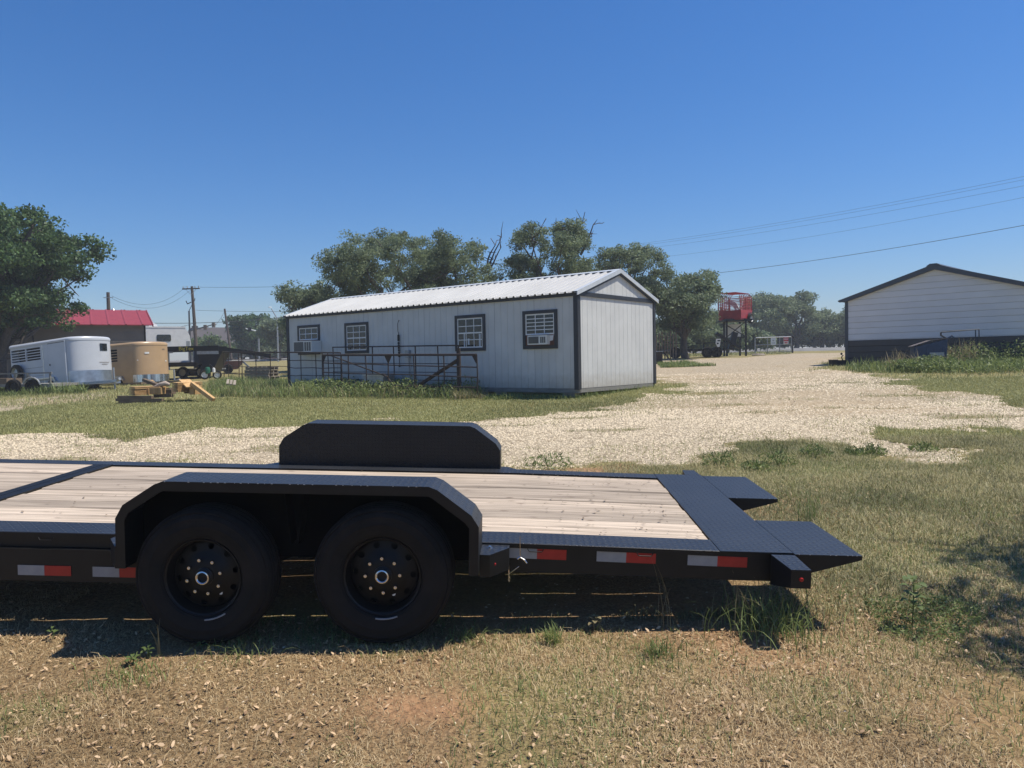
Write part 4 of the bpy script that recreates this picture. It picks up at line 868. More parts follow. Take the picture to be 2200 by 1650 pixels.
# ================================================================== TREES
def tree(name, label, x, y, h, rx, rz_, cz=None, seed=0, nclump=150, per=75, ls=.13, leaf='oak', cat='tree', group=None, trunk=.22, nl=8, bare=0, low=.35, ry=None, clr=.55, fork=None):
    """h total height; crown ellipsoid rx,ry,rz_ centred at height cz"""
    r = np.random.default_rng(seed); gz = float(G(x, y)); ry = ry or rx; cz = cz or h-rz_
    t = empty(name, label, cat, (x, y, gz), 0, group)
    hb = fork or max(.6, (cz-rz_)*.9+.25*h*.3); wd = MB(); tips = []; limb_ends = []
    lean = r.normal(0, .03, 2)
    base = np.array([0, 0, -.2]); fk = np.array([lean[0]*h, lean[1]*h, hb])
    wd.tube([base, base*.5+fk*.5+np.r_[r.normal(0, .05, 2), 0], fk], [trunk*1.25, trunk, trunk*.9], 9)
    for i in range(nl):
        a = 2*math.pi*(i+r.uniform(-.3, .3))/nl; el = r.uniform(-.55, 1.2); d = np.array([math.cos(a)*math.cos(el)*rx, math.sin(a)*math.cos(el)*ry, math.sin(el)*rz_])*r.uniform(.66, .86)
        e = np.array([0, 0, cz]) + d; n = 6; pts = [fk + (e-fk)*q + (np.r_[r.normal(0, .09, 2), r.normal(.05, .06)]*h*.35*math.sin(math.pi*q) if 0 < q < 1 else 0) for q in np.linspace(0, 1, n)]
        r0 = trunk*r.uniform(.45, .65); wd.tube(pts, list(np.linspace(r0, .02, n)), 6); tips.append(pts[-1]); limb_ends.append(pts[-1])
        for j in range(5):
            q = pts[r.integers(2, n)]; e2 = q + r.normal(0, 1, 3)*np.array([rx, ry, rz_])*.22 + np.array([0, 0, .1*rz_]); k2 = (e2-[0, 0, cz])/[rx, ry, rz_]; e2 = np.array([0, 0, cz]) + k2*min(1, .95/max(1e-3, float(np.linalg.norm(k2))))*[rx, ry, rz_]
            mid = (q+e2)/2 + r.normal(0, .12, 3)*rx*.3; wd.tube([q, mid, e2], [r0*.4, r0*.25, .012], 5); tips.append(e2)
            for _ in range(2): e3 = e2 + np.clip(r.normal(0, 1, 3), -1.2, 1.2)*rx*.08; wd.tube([mid*.4+e2*.6, e3], [r0*.2, .01], 4); tips.append(e3)
    for i in range(bare):      # dead leafless limbs sticking out
        a = r.uniform(-.4, .9); q = np.array([r.uniform(.2, .7)*rx, 0, cz+.3*rz_]); e = q + np.array([r.uniform(.3, .9)*rx*.6, 0, r.uniform(.5, .9)*rz_*.9]); p = [q+(e-q)*s + r.normal(0, .12, 3)*s for s in np.linspace(0, 1, 6)]
        wd.tube(p, list(np.linspace(.07, .018, 6)), 5)
        for j in range(7): k = p[r.integers(1, 6)]; e2 = k + r.normal(0, .28, 3)+[0, 0, .2]; wd.tube([k, (k+e2)/2+r.normal(0, .06, 3), e2], [.035, .022, .01], 4)
    wd.build('trunk', 'bark', t, 50)
    # leaf clumps: on rounded lobes carried by the limbs, so the outline is lumpy and sky shows between the lobes
    LC = []; mr_ = min(rx, ry, rz_*1.2); E3 = np.array([rx, ry, rz_])
    for p in limb_ends: LC.append((p, mr_*r.uniform(.26, .42)))
    for _ in range(int(nl*1.9)):
        u = r.normal(0, 1, 3); u[2] = u[2]*.9+.05; u /= np.linalg.norm(u); LC.append((np.array([0, 0, cz]) + u*E3*r.uniform(.40, .82), mr_*r.uniform(.20, .36)))
    C = []; tot = sum(q**2 for _, q in LC)
    for p, q in LC:
        n = max(3, int(nclump*q*q/tot)); u = r.normal(0, 1, (n, 3)); u[:, 2] = np.where(u[:, 2] < -.6, -u[:, 2], u[:, 2]); u /= np.linalg.norm(u, axis=1)[:, None]
        C.append(p + u*(q*r.uniform(.35, 1., n)**.5)[:, None]*[1.1, 1.1, .85])
    C = np.concatenate(C); C = C[C[:, 2] > max(.25, (cz-rz_)*.7)]
    cs = clr*r.uniform(.5, 1.15, len(C)); ct = r.uniform(-.12, .42, len(C)); n = len(C)*per
    ci = np.repeat(np.arange(len(C)), per); o = r.normal(0, 1, (n, 3)); o /= np.linalg.norm(o, axis=1)[:, None]; o *= (r.random(n)**.45)[:, None]
    P = C[ci] + o*cs[ci][:, None]*np.array([1.05, 1.05, .72])
    s = ls*r.uniform(.55, 1.25, n); nrm = r.normal(0, 1, (n, 3)) + [0, 0, .5]; nrm /= np.linalg.norm(nrm, axis=1)[:, None]
    a1 = np.cross(nrm, r.normal(0, 1, (n, 3))); a1 /= np.linalg.norm(a1, axis=1)[:, None]; a2 = np.cross(nrm, a1)
    V = np.stack([P-a1*s[:, None]*.6, P-a2*s[:, None]*.32, P+a1*s[:, None]*.6, P+a2*s[:, None]*.32], 1).reshape(-1, 3)
    tn = ct[ci] + r.uniform(-.15, .25, n)
    npmesh('crown', V, np.arange(n*4).reshape(-1, 4), leaf, np.repeat(tn, 4), t)
    return t
def ptree(name, label, pl, pr, ptop, Y, zbot=None, **k):
    """crown spanning pixel columns pl..pr, top row ptop, at depth Y"""
    a, b_ = at(pl, ptop, Y), at(pr, ptop, Y); c = at((pl+pr)/2, ptop, Y); x = c[0]; rx = (b_[0]-a[0])/2; h = c[2]-float(G(x, Y)); zb = zbot if zbot is not None else h*.22
    return tree(name, label, x, Y, h, rx, (h-zb)/2, (h+zb)/2, **k)
ptree('elm_tree', 'big leafy green tree overhanging the red roof and white horse trailer', -210, 172, 428, 38, .7, seed=3, nclump=780, per=120, ls=.17, leaf='elm', trunk=.35, nl=17, clr=.66)
ptree('live_oak', 'broad live oak rising behind the middle of the shed roof', 694, 985, 470, 40, seed=5, nclump=600, per=120, ls=.105, nl=10, clr=.46, group='live oaks behind the shed')
ptree('live_oak', 'thin live oak with dead leafless branches standing up behind the shed', 910, 1090, 512, 41, seed=16, nclump=200, per=80, ls=.12, bare=3, clr=.5, group='live oaks behind the shed')
ptree('live_oak', 'tall live oak with open crown behind the shed gable', 1085, 1292, 460, 41, seed=27, nclump=400, per=120, ls=.105, nl=10, bare=2, clr=.44, group='live oaks behind the shed')
ptree('live_oak', 'rounded live oak just past the shed gable', 1280, 1440, 514, 46, seed=8, nclump=350, per=110, ls=.11, clr=.46, group='live oaks behind the shed')
ptree('live_oak', 'dark live oak shading the parked trailers right of the shed', 1395, 1550, 588, 46, .9, seed=9, nclump=420, per=90, ls=.14, nl=10, clr=.6, group='live oaks behind the shed')
ptree('live_oak', 'low live oak behind the far left end of the shed roof', 602, 745, 598, 44, seed=10, nclump=280, per=80, ls=.14, clr=.6, group='live oaks behind the shed')
ptree('live_oak', 'low dark oak standing between the tower and the shed trees', 1470, 1600, 668, 66, .3, seed=12, nclump=200, per=60, ls=.26, clr=.8)
far = [(1575, 1700, 622, 101, 'tree beyond the road with its crown behind the red cage', 31), (1660, 1762, 634, 103, 'tallest tree beyond the road between the gate and the grey barn', 32), (1730, 1800, 664, 106, 'small rounded tree beyond the road close by the grey barn', 33),
       (1775, 1880, 646, 104, 'tree beyond the road half hidden by the grey barn', 34), (1530, 1620, 690, 104, 'low tree beyond the road behind the black stand', 35)]
for pl, pr, pt, Y, lb, sd in far: ptree('roadside_tree', lb, pl, pr, pt, Y, .3, seed=sd, nclump=260, per=70, ls=.28, clr=1.0, leaf='oak', nl=9, trunk=.3, group='trees beyond the road')
for k in range(14):     # low scrub under the roadside trees
    X = at(1520+k*30, 730, 107)[0]; tree('roadside_bush', NTH[k]+' dark scrub bush under the roadside trees, counted from the black stand towards the barn', X, 107+(k % 3), 3.2+(k*37 % 5)*.3, 2.6, 1.7, 1.6, seed=60+k, nclump=90, per=60, ls=.4, clr=.9, nl=5, trunk=.08, cat='bush', group='scrub beyond the road', low=0)
ptree('ash_tree', 'pointed green tree behind the leaning utility pole', 493, 585, 676, 100, .5, seed=41, nclump=150, per=60, ls=.36, leaf='elm', clr=.95, nl=7)
ptree('ash_tree', 'rounded tree beside the far left end of the shed', 555, 640, 688, 92, 1.5, seed=42, nclump=130, per=60, ls=.34, clr=.9, nl=7)
ptree('mesquite_bush', 'pale green bush in front of the brown roofed house', 395, 500, 724, 96, .2, seed=43, nclump=90, per=60, ls=.32, leaf='lime', clr=.8, nl=6, trunk=.1, cat='bush')
ptree('mesquite_bush', 'dark spreading bush across the road above the white car', 470, 600, 738, 104, .3, seed=44, nclump=130, per=60, ls=.36, clr=.9, nl=6, trunk=.1, cat='bush')
ptree('mesquite_bush', 'dark bush under the rounded tree beside the shed', 565, 640, 742, 104, .3, seed=45, nclump=90, per=60, ls=.36, clr=.9, nl=6, trunk=.1, cat='bush')
for k, (pl, pr, pt, Y, lb) in enumerate(((1395, 1470, 700, 62, 'dark underbrush behind the fence posts past the shed'), (1450, 1540, 712, 64, 'dark underbrush behind the black flatbed trailer'), (1525, 1600, 706, 66, 'dark underbrush behind the steel stand'), (1590, 1660, 712, 72, 'dark underbrush behind the field gate'), (1330, 1420, 690, 60, 'dark underbrush behind the shed gable end'))):
    ptree('underbrush', lb, pl, pr, pt, Y, .1, seed=80+k, nclump=110, per=60, ls=.28, clr=.7, nl=6, trunk=.07, cat='bush', low=0)
# the oak that shades the right edge of the picture stands outside it
tree('live_oak', 'live oak just right of the trailer whose shade falls across the grass', 7.9, 4.5, 6.2, 3.6, 1.9, 4.2, seed=71, nclump=240, per=60, ls=.10, trunk=.28, nl=10, clr=.5, ry=2.9)

# ================================================================== GREY BARN (right)
BO = at(1817, 782, 30); BYW = R(45.8); BE = np.array([math.cos(BYW), -math.sin(BYW), 0]); BB = np.array([math.sin(BYW), math.cos(BYW), 0])
B = empty('metal_barn', 'grey metal barn with horizontal siding, charcoal base and slate blue roof trim', 'barn', (BO[0], BO[1], BO[2]-.02), -BYW)
BW, BH, BR, BD = 6.5, 2.62, 1.0, 9.0; WZ = .93; st = .229
def btop(x): return BH + BR*(1-abs(x-BW/2)/(BW/2))
def strip_at(z0, z1, y):
    """one horizontal siding course clipped by the gable"""
    def xr(z): return (0., BW) if z <= BH else ((z-BH)/BR*BW/2, BW-(z-BH)/BR*BW/2)
    z1 = min(z1, BH+BR-.01); b = MB(); a0, a1 = xr(z0), xr(z1); g = .034
    b.quad((a0[0], y, z0+g), (a0[1], y, z0+g), (a1[1], y, z1), (a1[0], y, z1)); b.quad((a0[0], y, z0+g), (a0[1], y, z0+g), (a0[1], y+.024, z0+.010), (a0[0], y+.024, z0+.010)); b.quad((a0[0], y+.024, z0+.010), (a0[1], y+.024, z0+.010), (a0[1], y+.024, z0), (a0[0], y+.024, z0)); b.quad((a0[0], y+.024, z0), (a0[1], y+.024, z0), (a0[1], y+.001, z0-.002), (a0[0], y+.001, z0-.002))
    return b
z = .0; k = 0
while z < WZ-.01: strip_at(z, z+WZ/4, 0).build('siding_course', 'barndark', B); z += WZ/4
z = WZ+.03
while z < BH+BR-.03: strip_at(z, z+st, 0).build('siding_course', 'barn', B); z += st
b = MB(); b.prism([(.0, .026, 0), (BW, .026, 0), (BW, .026, BH), (BW/2, .026, BH+BR), (0, .026, BH)], (0, BD, 0)); b.build('wall', 'barn', B)
b = MB(); b.box((-.0, -.012, WZ+.0), (BW, .01, WZ+.028)); b.build('wainscot_trim', 'barndark', B)
for x in (-.02, BW-.10): b = MB(); b.box((x, -.022, -.02), (x+.12, .025, BH-.02)); b.build('corner_trim', 'slate', B)
for sd in (0, 1):
    f_ = lambda x: x if sd == 0 else BW-x
    b = MB(); sp_ = BR/(BW/2); o_ = .24
    b.prism([(f_(-o_), -.16, BH-o_*sp_+.03), (f_(BW/2), -.16, BH+BR+.06), (f_(BW/2), -.16, BH+BR+.01), (f_(-o_), -.16, BH-o_*sp_-.02)], (0, BD+.4, 0)); b.build('roof', 'slate', B)
    b = MB(); b.prism([(f_(-o_+.05), -.162, BH-(o_-.05)*sp_-.018), (f_(BW/2), -.162, BH+BR+.012), (f_(BW/2), -.162, BH+BR-.13), (f_(-.02), -.162, BH-.13), (f_(-.02), -.162, BH-.10), (f_(-o_+.05), -.162, BH-(o_-.05)*sp_-.06)], (0, .14, 0)); b.build('rake_board', 'slate', B)
b = MB(); b.prism([(BW/2-.25, -.18, BH+BR+.0), (BW/2-.12, -.18, BH+BR+.085), (BW/2+.12, -.18, BH+BR+.085), (BW/2+.25, -.18, BH+BR+.0)], (0, BD+.45, 0)); b.build('ridge_cap', 'slate', B)
# dumpster
dp = gp(1960, 797); DY = 25.6; dq = at(1995, 770, DY); D = empty('dumpster', 'battered blue dumpster with a sun bleached lid standing in the weeds', 'dumpster', (dq[0], DY, float(G(dq[0], DY))), R(-112)); D.scale = (.8, .8, .8)
b = MB(); b.prism([(-.8, -.62, .12), (-.8, .55, .12), (-.8, .62, 1.24), (-.8, -.62, .92)], (1.5, 0, 0)); b.build('bin', 'blue', D)
b = MB(); b.prism([(-.84, -.70, .935), (-.84, .0, 1.18), (-.84, .66, 1.265), (-.84, .66, 1.285), (-.84, .0, 1.205), (-.84, -.70, .965)], (1.56, 0, 0)); b.build('lid', 'lid', D)
for y in (-.55, -.1, .42): MB().box((.702, y-.04, .16), (.745, y+.04, .90)).build('rib', 'blue', D)
MB().box((.704, -.05, .52), (.752, .48, .68)).build('label_plate', 'galv', D); MB().tube([(.6, .62, 1.26), (.6, .78, 1.36), (.5, .86, 1.30)], .035, 8).build('lift_arm', 'blue', D); MB().box((-.75, -.5, 0), (.65, .5, .12)).build('skid', 'dark', D)
hp = at(2060, 712, 25.9); Hn = empty('pipe_frame', 'thin dark pipe frame standing up beside the dumpster', 'pipe frame', (hp[0], 25.9, float(G(hp[0], 25.9))))
zt_ = hp[2]-float(G(hp[0], 25.9)); MB().tube([(-.62, 0, zt_-.02), (.70, 0, zt_+.06), (.72, 0, 0)], .022, 8).build('rail', 'wire', Hn); MB().tube([(.58, 0, zt_+.05), (.60, 0, 0)], .018, 8).build('upright', 'wire', Hn); MB().tube([(-.62, 0, zt_-.02), (-.60, .05, zt_-.12), (-.4, .1, zt_-.22)], .03, 8).build('hook', 'wire', Hn)
rp_ = gp(1935, 797); Rl = empty('low_rail', 'low weathered white timber rail in front of the dumpster', 'rail', rp_, R(7)); MB().box((0, -.05, -.1), (.10, .05, .20)).build('post', 'cloth', Rl); MB().box((0, -.06, .201), (3.0, .06, .245)).build('board', 'cloth', Rl)
MB().box((2.8, -.05, -.1), (2.9, .05, .20)).build('post', 'cloth', Rl)
kp = gp(1797, 786); K = empty('planter_box', 'small dark box with a stalk beside the barn corner', 'box', kp); MB().box((-.22, -.15, -.05), (.36, .2, .22)).build('box', 'dark', K); b = MB(); b.tube([(.25, 0, .2), (.20, 0, .34), (.27, 0, .42)], .02, 6); b.lathe([(0, .06), (.04, .03), (.05, 0), (0, -.05)], (.2, 0, .46), 'z', 8); b.build('stalk', 'dark', K); MB().box((-.24, -.17, .221), (.0, .2, .25)).build('rim', 'oldwood', K)

# ================================================================== HORSE TRAILERS (left)
def small_wheel(parent, x, y, z, r, rimmat='offwhite', wd=.18):
    w_ = MB().lathe([(r*.62, -wd/2), (r*.9, -wd/2), (r, -wd*.3), (r, wd*.3), (r*.9, wd/2), (r*.62, wd/2)], (0, 0, 0), 'y', 28).build('wheel', 'rubber', parent, 40, loc=(x, y, z))
    MB().lathe([(0, -wd*.2), (r*.3, -wd*.25), (r*.5, -wd*.1), (r*.62, -wd*.5), (r*.63, wd*.5)], (0, 0, 0), 'y', 20).build('rim', rimmat, w_, 40); return w_
def horse_trailer(label, pxc, pyc, Y, skin, Ls, W, H, spare, win, guard, pitch, rz, slots, door=None, stripe=None):
    c = at(pxc, pyc, Y); th = rz; fl = .42
    f = np.array([math.cos(th), math.sin(th)]); lf = np.array([-math.sin(th), math.cos(th)])
    ox, oy = c[0] + lf[0]*W/2, Y + lf[1]*W/2; gz = c[2]-fl
    A = empty('horse_trailer', label, 'horse trailer', mtx=Matrix.Translation((ox, oy, gz)) @ Matrix.Rotation(th, 4, 'Z') @ Matrix.Rotation(-pitch, 4, 'Y'))
    N = 10; nose = [(.95*math.sin(a)*.50, -W/2*math.cos(a)) for a in np.linspace(0, math.pi, 2*N+1)]
    plan = [(-Ls, -W/2)] + nose + [(-Ls, W/2)]
    # body with the side slots left open: lower shell, upper posts
    sx0, sx1, sz0, sz1 = slots; b = MB()
    b.prism([(x, y, fl) for x, y in plan], (0, 0, sz0-fl)); b.build('lower_body', skin, A, 30)
    front = [(sx1, -W/2)] + nose + [(sx1, W/2)]
    MB().prism([(x, y, sz0+.001) for x, y in front], (0, 0, H-sz0-.002)).build('front_body', skin, A, 30)
    for y in (-W/2, W/2-.05):
        b = MB(); b.box((-Ls, y, sz1), (sx1, y+.05, H-.001)); n = 3
        for k in range(n): x = -Ls + (sx1+Ls)*k/(n-1)*.97; b.box((x, y+.002, sz0), (x+.07, y+.048, sz1))
        b.build('slat_frame', skin, A)
        for k in range(3 if sz1-sz0 < .5 else 4):
            z_ = sz0+(sz1-sz0)*(k+.6)/(3.6 if sz1-sz0 < .5 else 4.6); MB().box((-Ls+.04, y+.01, z_), (sx1, y+.035, z_+.035)).build('slat', skin, A)
    MB().box((-Ls-.01, -W/2+.06, fl), (-Ls+.03, W/2-.06, H-.05)).build('rear_door', skin, A)
    MB().box((-Ls+.1, -W/2+.3, sz0-.02), (sx1-.05, W/2-.3, sz1+.02)).build('interior', 'dark', A)
    # rolled roof
    b = MB(); prof = [(1.02, .0), (1.03, .07), (1.0, .12), (.93, .155), (.6, .18), (0., .185)]; rings = []
    rp2 = [(-Ls-.03, -W/2)] + nose + [(-Ls-.03, W/2)]
    for s_, h in prof:
        st_ = len(b.v)
        for x, y in rp2: b.v.append((x*(s_ if x > 0 else 1), y*s_, H-.03+h))
        rings.append(st_)
    n = len(rp2)
    for a_, c_ in zip(rings[:-1], rings[1:]):
        for k in range(n-1): b.f.append((a_+k, a_+k+1, c_+k+1, c_+k))
    for ring in range(len(rings)-1): b.f.append((rings[ring], rings[ring+1], rings[ring+1]+n-1, rings[ring]+n-1))
    b.build('roof', skin, A, 35)
    # stone guard round the nose
    b = MB(); g0 = guard; pl = nose
    for x, y in pl: k = math.hypot(x, y) or 1; b.v += [(x+.012, y*1.012, fl+.0), (x+.012, y*1.012, fl+g0)]
    for k in range(len(pl)-1): b.f.append((2*k, 2*k+2, 2*k+3, 2*k+1))
    b.build('stone_guard', 'mirror' if skin == 'gold' else 'alu', A, 40)
    MB().box((-Ls, -W/2-.03, fl-.10), (.55, W/2+.03, fl-.001)).build('chassis', 'alu' if skin != 'gold' else 'oldwood', A)
    for s_ in (-1, 1): MB().bar((.3, s_*W*.42, fl-.05), (1.75, 0, fl-.05), .07, .09).build('tongue', 'alu' if skin != 'gold' else 'oldwood', A)
    MB().tube([(1.7, 0, fl-.02), (1.9, 0, fl+.02)], .06, 8).build('coupler', 'galv', A); MB().tube([(1.55, 0, -.12-1.5*math.tan(pitch)), (1.55, 0, fl+.5)], .035, 8).build('jack', 'galv', A)
    for x in (-Ls*.52, -Ls*.52+.88): small_wheel(A, x, -W/2+.06, .30, .34); small_wheel(A, x, W/2-.06, .30, .34)
    b = MB(); x0 = -Ls*.52-.45; b.prism([(x0, -W/2-.10, .55), (x0+.12, -W/2-.10, .74), (x0+1.66, -W/2-.10, .74), (x0+1.78, -W/2-.10, .55), (x0+1.70, -W/2-.10, .55), (x0+1.6, -W/2-.10, .68), (x0+.18, -W/2-.10, .68), (x0+.08, -W/2-.10, .55)], (0, .12, 0)); b.build('mudguard', 'alu', A)
    if spare:
        w_ = small_wheel(A, -Ls+.62, -W/2-.14, 1.05, .37, 'galv'); 
    if door:
        MB().box((door[0], -W/2-.022, fl+.06), (door[1], -W/2-.001, H-.06)).build('side_door', skin, A)
        sm_ = MB(); sm_.box((door[0]-.03, -W/2-.006, fl+.03), (door[0]-.002, -W/2-.001, H-.04)); sm_.box((door[1]+.002, -W/2-.006, fl+.03), (door[1]+.02, -W/2-.001, H-.04)); sm_.box((door[0]-.03, -W/2-.0065, H-.058), (door[1]+.02, -W/2-.0015, H-.03)); sm_.build('door_seal', 'grille', A); MB().box((door[0]-.42, -W/2-.008, fl+.03), (door[0]-.36, -W/2-.001, H-.04)).build('side_post', 'alu', A)
        for zz_ in (.85, 1.2): MB().box((-Ls+.02, -W/2-.004, zz_), (door[0]-.45, -W/2-.0005, zz_+.012)).build('skin_seam', 'grille', A)
        MB().tube([(door[1]+.03, -W/2-.03, fl-.02), (door[1]+.03, -W/2-.03, H)], .030, 6).build('door_post', 'white', A)
        MB().box((door[0]+.08, -W/2-.04, fl+.78), (door[0]+.12, -W/2-.023, fl+.86)).build('door_latch', 'dark', A)
    def on_nose(a, z0, z1, da, nm, mt, r=1.02):
        b = MB(); aa = np.linspace(a-da, a+da, 7)
        for t in aa: x, y = (.95*math.sin(t)*.50+.014), -W/2*math.cos(t)*1.014; b.v += [(x, y, z0), (x, y, z1)]
        for k in range(6): b.f.append((2*k, 2*k+2, 2*k+3, 2*k+1))
        return b.build(nm, mt, A, 40)
    if win: on_nose(win[0], win[1], win[2], .22, 'window', 'glass'); on_nose(win[0], H-.95, H-.93, .30, 'lettering', 'taupe'); on_nose(win[0], H-1.03, H-1.01, .18, 'lettering', 'taupe')
    else: on_nose(1.05, H-.42, H-.34, .12, 'vent', 'offwhite'); on_nose(2.05, H-.22, H-.19, .1, 'lettering', 'taupe'); on_nose(2.2, H-.78, H-.72, .05, 'marker', 'white'); on_nose(.5, H-.72, H-.68, .04, 'marker', 'white')
    return A
horse_trailer('white horse trailer with spare wheel, slatted side and dark nose window', 149, 823, 30, 'htwhite', 4.0, 1.83, 2.16, True, (2.0, 1.70, 2.0), .48, R(3.6), R(-28), (-4.0, -1.75, 1.52, 2.04), door=(-1.25, -.06))
horse_trailer('gold beige horse trailer with a polished metal stone guard round its nose', 287, 822, 33.5, 'gold', 3.6, 1.83, 2.12, False, None, .34, R(2.2), R(-26), (-3.6, -.9, 1.42, 1.98))
# living quarters gooseneck behind
c = at(409, 752, 58); gz = float(G(c[0], 58)); A = empty('gooseneck_horse_trailer', 'white gooseneck living quarters trailer with dark side window and roof air conditioner', 'horse trailer', (c[0], 58, gz), R(30)); zb = c[2]-gz; zt_ = zb+1.72
b = MB(); b.prism([(-3.2, 0, zb), (0, 0, zb), (.06, 0, zb+.5), (-.0, 0, zb+1.1), (-.30, 0, zt_), (-3.2, 0, zt_)], (0, 2.3, 0)); b.build('nose', 'white', A)
MB().box((-6.0, .005, .45), (-3.202, 2.295, zt_-.004)).build('body', 'white', A)
MB().box((-6.0, -.02, zt_+.0), (-.30, 2.32, zt_+.10)).build('roof', 'white', A); MB().box((-3.2, -.012, zb-.07), (.06, 2.3, zb-.001)).build('bottom_rail', 'alu', A)
def rbox(x0, x1, z0, z1, r, y, d):
    pts = []
    for cx_, cz_, a0 in ((x1-r, z0+r, -90), (x1-r, z1-r, 0), (x0+r, z1-r, 90), (x0+r, z0+r, 180)):
        for a in np.linspace(a0, a0+90, 5): pts.append((cx_+r*math.cos(R(a)), y, cz_+r*math.sin(R(a))))
    return MB().prism(pts, (0, d, 0))
rbox(-2.35, -1.35, zb+.68, zb+1.2, .10, -.02, .019).build('window', 'glass', A); b = MB(); b.prism([(-3.6, .7, zt_+.101), (-2.2, .7, zt_+.101), (-2.25, .7, zt_+.3), (-2.5, .7, zt_+.42), (-3.6, .7, zt_+.42)], (0, .8, 0)); b.build('roof_air_conditioner', 'white', A)
MB().box((-3.4, .69, zt_+.14), (-2.8, .699, zt_+.38)).build('grille', 'galv', A); MB().box((-.28, -.008, zb+.15), (-.02, -.001, zb+.70)).build('corner_plate', 'galv', A)
for x in (-5.4, -4.5): small_wheel(A, x, .1, .38, .38)
for y in (.6, 1.7): MB().tube([(-1.5, y, 0), (-1.5, y, zb)], .06, 8).build('landing_leg', 'galv', A)
# black gooseneck flatbed
c = at(480, 800, 38); gz = float(G(c[0], 38)); A = empty('gooseneck_flatbed', 'black gooseneck flatbed trailer with yellow lettering on its neck', 'trailer', (c[0], 38, gz), R(8))
zn = at(455, 749, 38)[2]-gz
MB().bar((-3.4, 0, zn), (-.2, 0, zn+.02), .18, .26).build('neck', 'black', A); MB().bar((-.25, 0, zn+.03), (2.3, .4, zn-.42), .10, .20).build('neck_arm', 'black', A); MB().bar((-3.4, 1.8, zn), (-.2, 1.8, zn+.02), .18, .26).build('neck', 'black', A)
b = MB(); b.prism([(-1.3, -.02, zn-.10), (.0, -.02, zn-.10), (-.55, -.02, zn-1.2), (-.95, -.02, zn-1.2)], (0, 1.8, 0)); b.build('upright', 'black', A); MB().box((-1.25, -.06, zn-.28), (-.2, 1.85, zn-.12)).build('crossmember', 'galv', A); MB().box((-2.9, -.06, zn-.20), (-2.4, -.02, zn-.13)).build('plate', 'galv', A)
MB().box((-9.5, -.1, .62), (-1.2, 2.2, .82)).build('deck', 'black', A); MB().box((-9.5, -.16, .70), (-1.0, -.101, .84)).build('rub_rail', 'black', A)
for x in (-6.2, -5.2): small_wheel(A, x, .1, .38, .38, 'dark')
for x in (-3.0, -1.1): MB().bar((x, .2, 0), (x, .2, .62), .12).build('landing_leg', 'black', A)
text_mesh('BigTex', .26, 'yellow', A, Matrix.Translation((-1.75, -.096, zn+.01)) @ Matrix.Rotation(math.pi/2, 4, 'X'))
# utility trailer with raised mesh gate
c = gp(415, 812); A = empty('utility_trailer', 'small black utility trailer with its brown mesh ramp gate standing up', 'trailer', (c[0], c[1], c[2]), R(-6))
s = 1597/c[1]; MB().box((-1.0, 0, .32), (1.0, 1.6, .42)).build('deck', 'black', A); MB().box((-1.0, -.03, .425), (1.0, 1.63, .50)).build('rim_rail', 'galv', A); MB().box((-.98, -.01, .10), (.98, .02, .318)).build('side_panel', 'black', A)
b = MB(); b.bar((.05, .05, .5), (.05, .05, 1.5), .04); b.bar((.62, .05, .5), (.55, .05, 1.5), .04); b.bar((-.4, .05, 1.52), (.62, .05, 1.52), .05); b.build('gate_frame', 'galv', A); MB().box((.07, .06, .52), (.56, .075, 1.48)).build('gate_mesh', 'mesh', A)
for x in (-.5, .5): small_wheel(A, x, -.08, .30, .30)
c = gp(452, 815); A = empty('garden_machine', 'green and white wheeled machine parked beside the utility trailer', 'machine', c, R(20))
small_wheel(A, -.25, 0, .24, .24); small_wheel(A, .32, .05, .22, .22); MB().lathe([(0, .62), (.10, .60), (.14, .45), (.10, .28), (0, .26)], (-.12, 0, 0), 'z', 14).build('tank', 'green', A, 40); MB().lathe([(0, .58), (.07, .55), (.08, .35), (0, .3)], (.17, -.05, 0), 'z', 12).build('bottle', 'white', A, 40); MB().tube([(-.3, 0, .3), (.0, 0, .75), (.4, 0, .3)], .025, 8).build('handle', 'dark', A)
c = gp(487, 803); A = empty('spreader_trailer', 'orange brown steel hopper trailer behind the black flatbed', 'trailer', c, R(14)); b = MB(); b.prism([(-.6, 0, .25), (.5, 0, .25), (.9, 0, .75), (-.4, 0, .75)], (0, 1.2, 0)); b.build('hopper', 'brownboard', A); MB().bar((.9, .3, .7), (1.5, .3, .1), .10).build('drawbar', 'galv', A); small_wheel(A, .1, -.1, .28, .28, 'dark')
# rail trailer in the left foreground of the horse trailers
c = at(60, 836, 27.5); c[2] = float(G(c[0], 27.5)); A = empty('rail_trailer', 'low grey green pipe rail trailer parked in front of the white horse trailer', 'trailer', c, R(-4))
MB().box((-3.4, 0, .30), (.95, 1.5, .40)).build('deck', 'skid', A)
for z_ in (.78,): MB().bar((-3.4, 0, z_), (.95, 0, z_+.02), .06, .05).build('rail', 'skid', A)
for x in (-3.2, -2.3, -1.4, -.5, .0, .88): MB().bar((x, 0, .4), (x, 0, .78), .05).build('upright', 'skid', A)
MB().bar((.0, -.02, .76), (.55, -.02, .35), .05).build('brace', 'skid', A); b = MB(); b.tube([(.2+.34*math.cos(a), -.06, .3+.34*math.sin(a)) for a in np.linspace(.2, 2.9, 9)], .035, 6); b.build('mudguard', 'galv', A); small_wheel(A, .2, .0, .29, .29, 'dark'); small_wheel(A, -.55, .0, .29, .29, 'dark'); MB().box((-2.2, .1, .401), (-.9, .9, .62)).build('crate', 'oldwood', A)

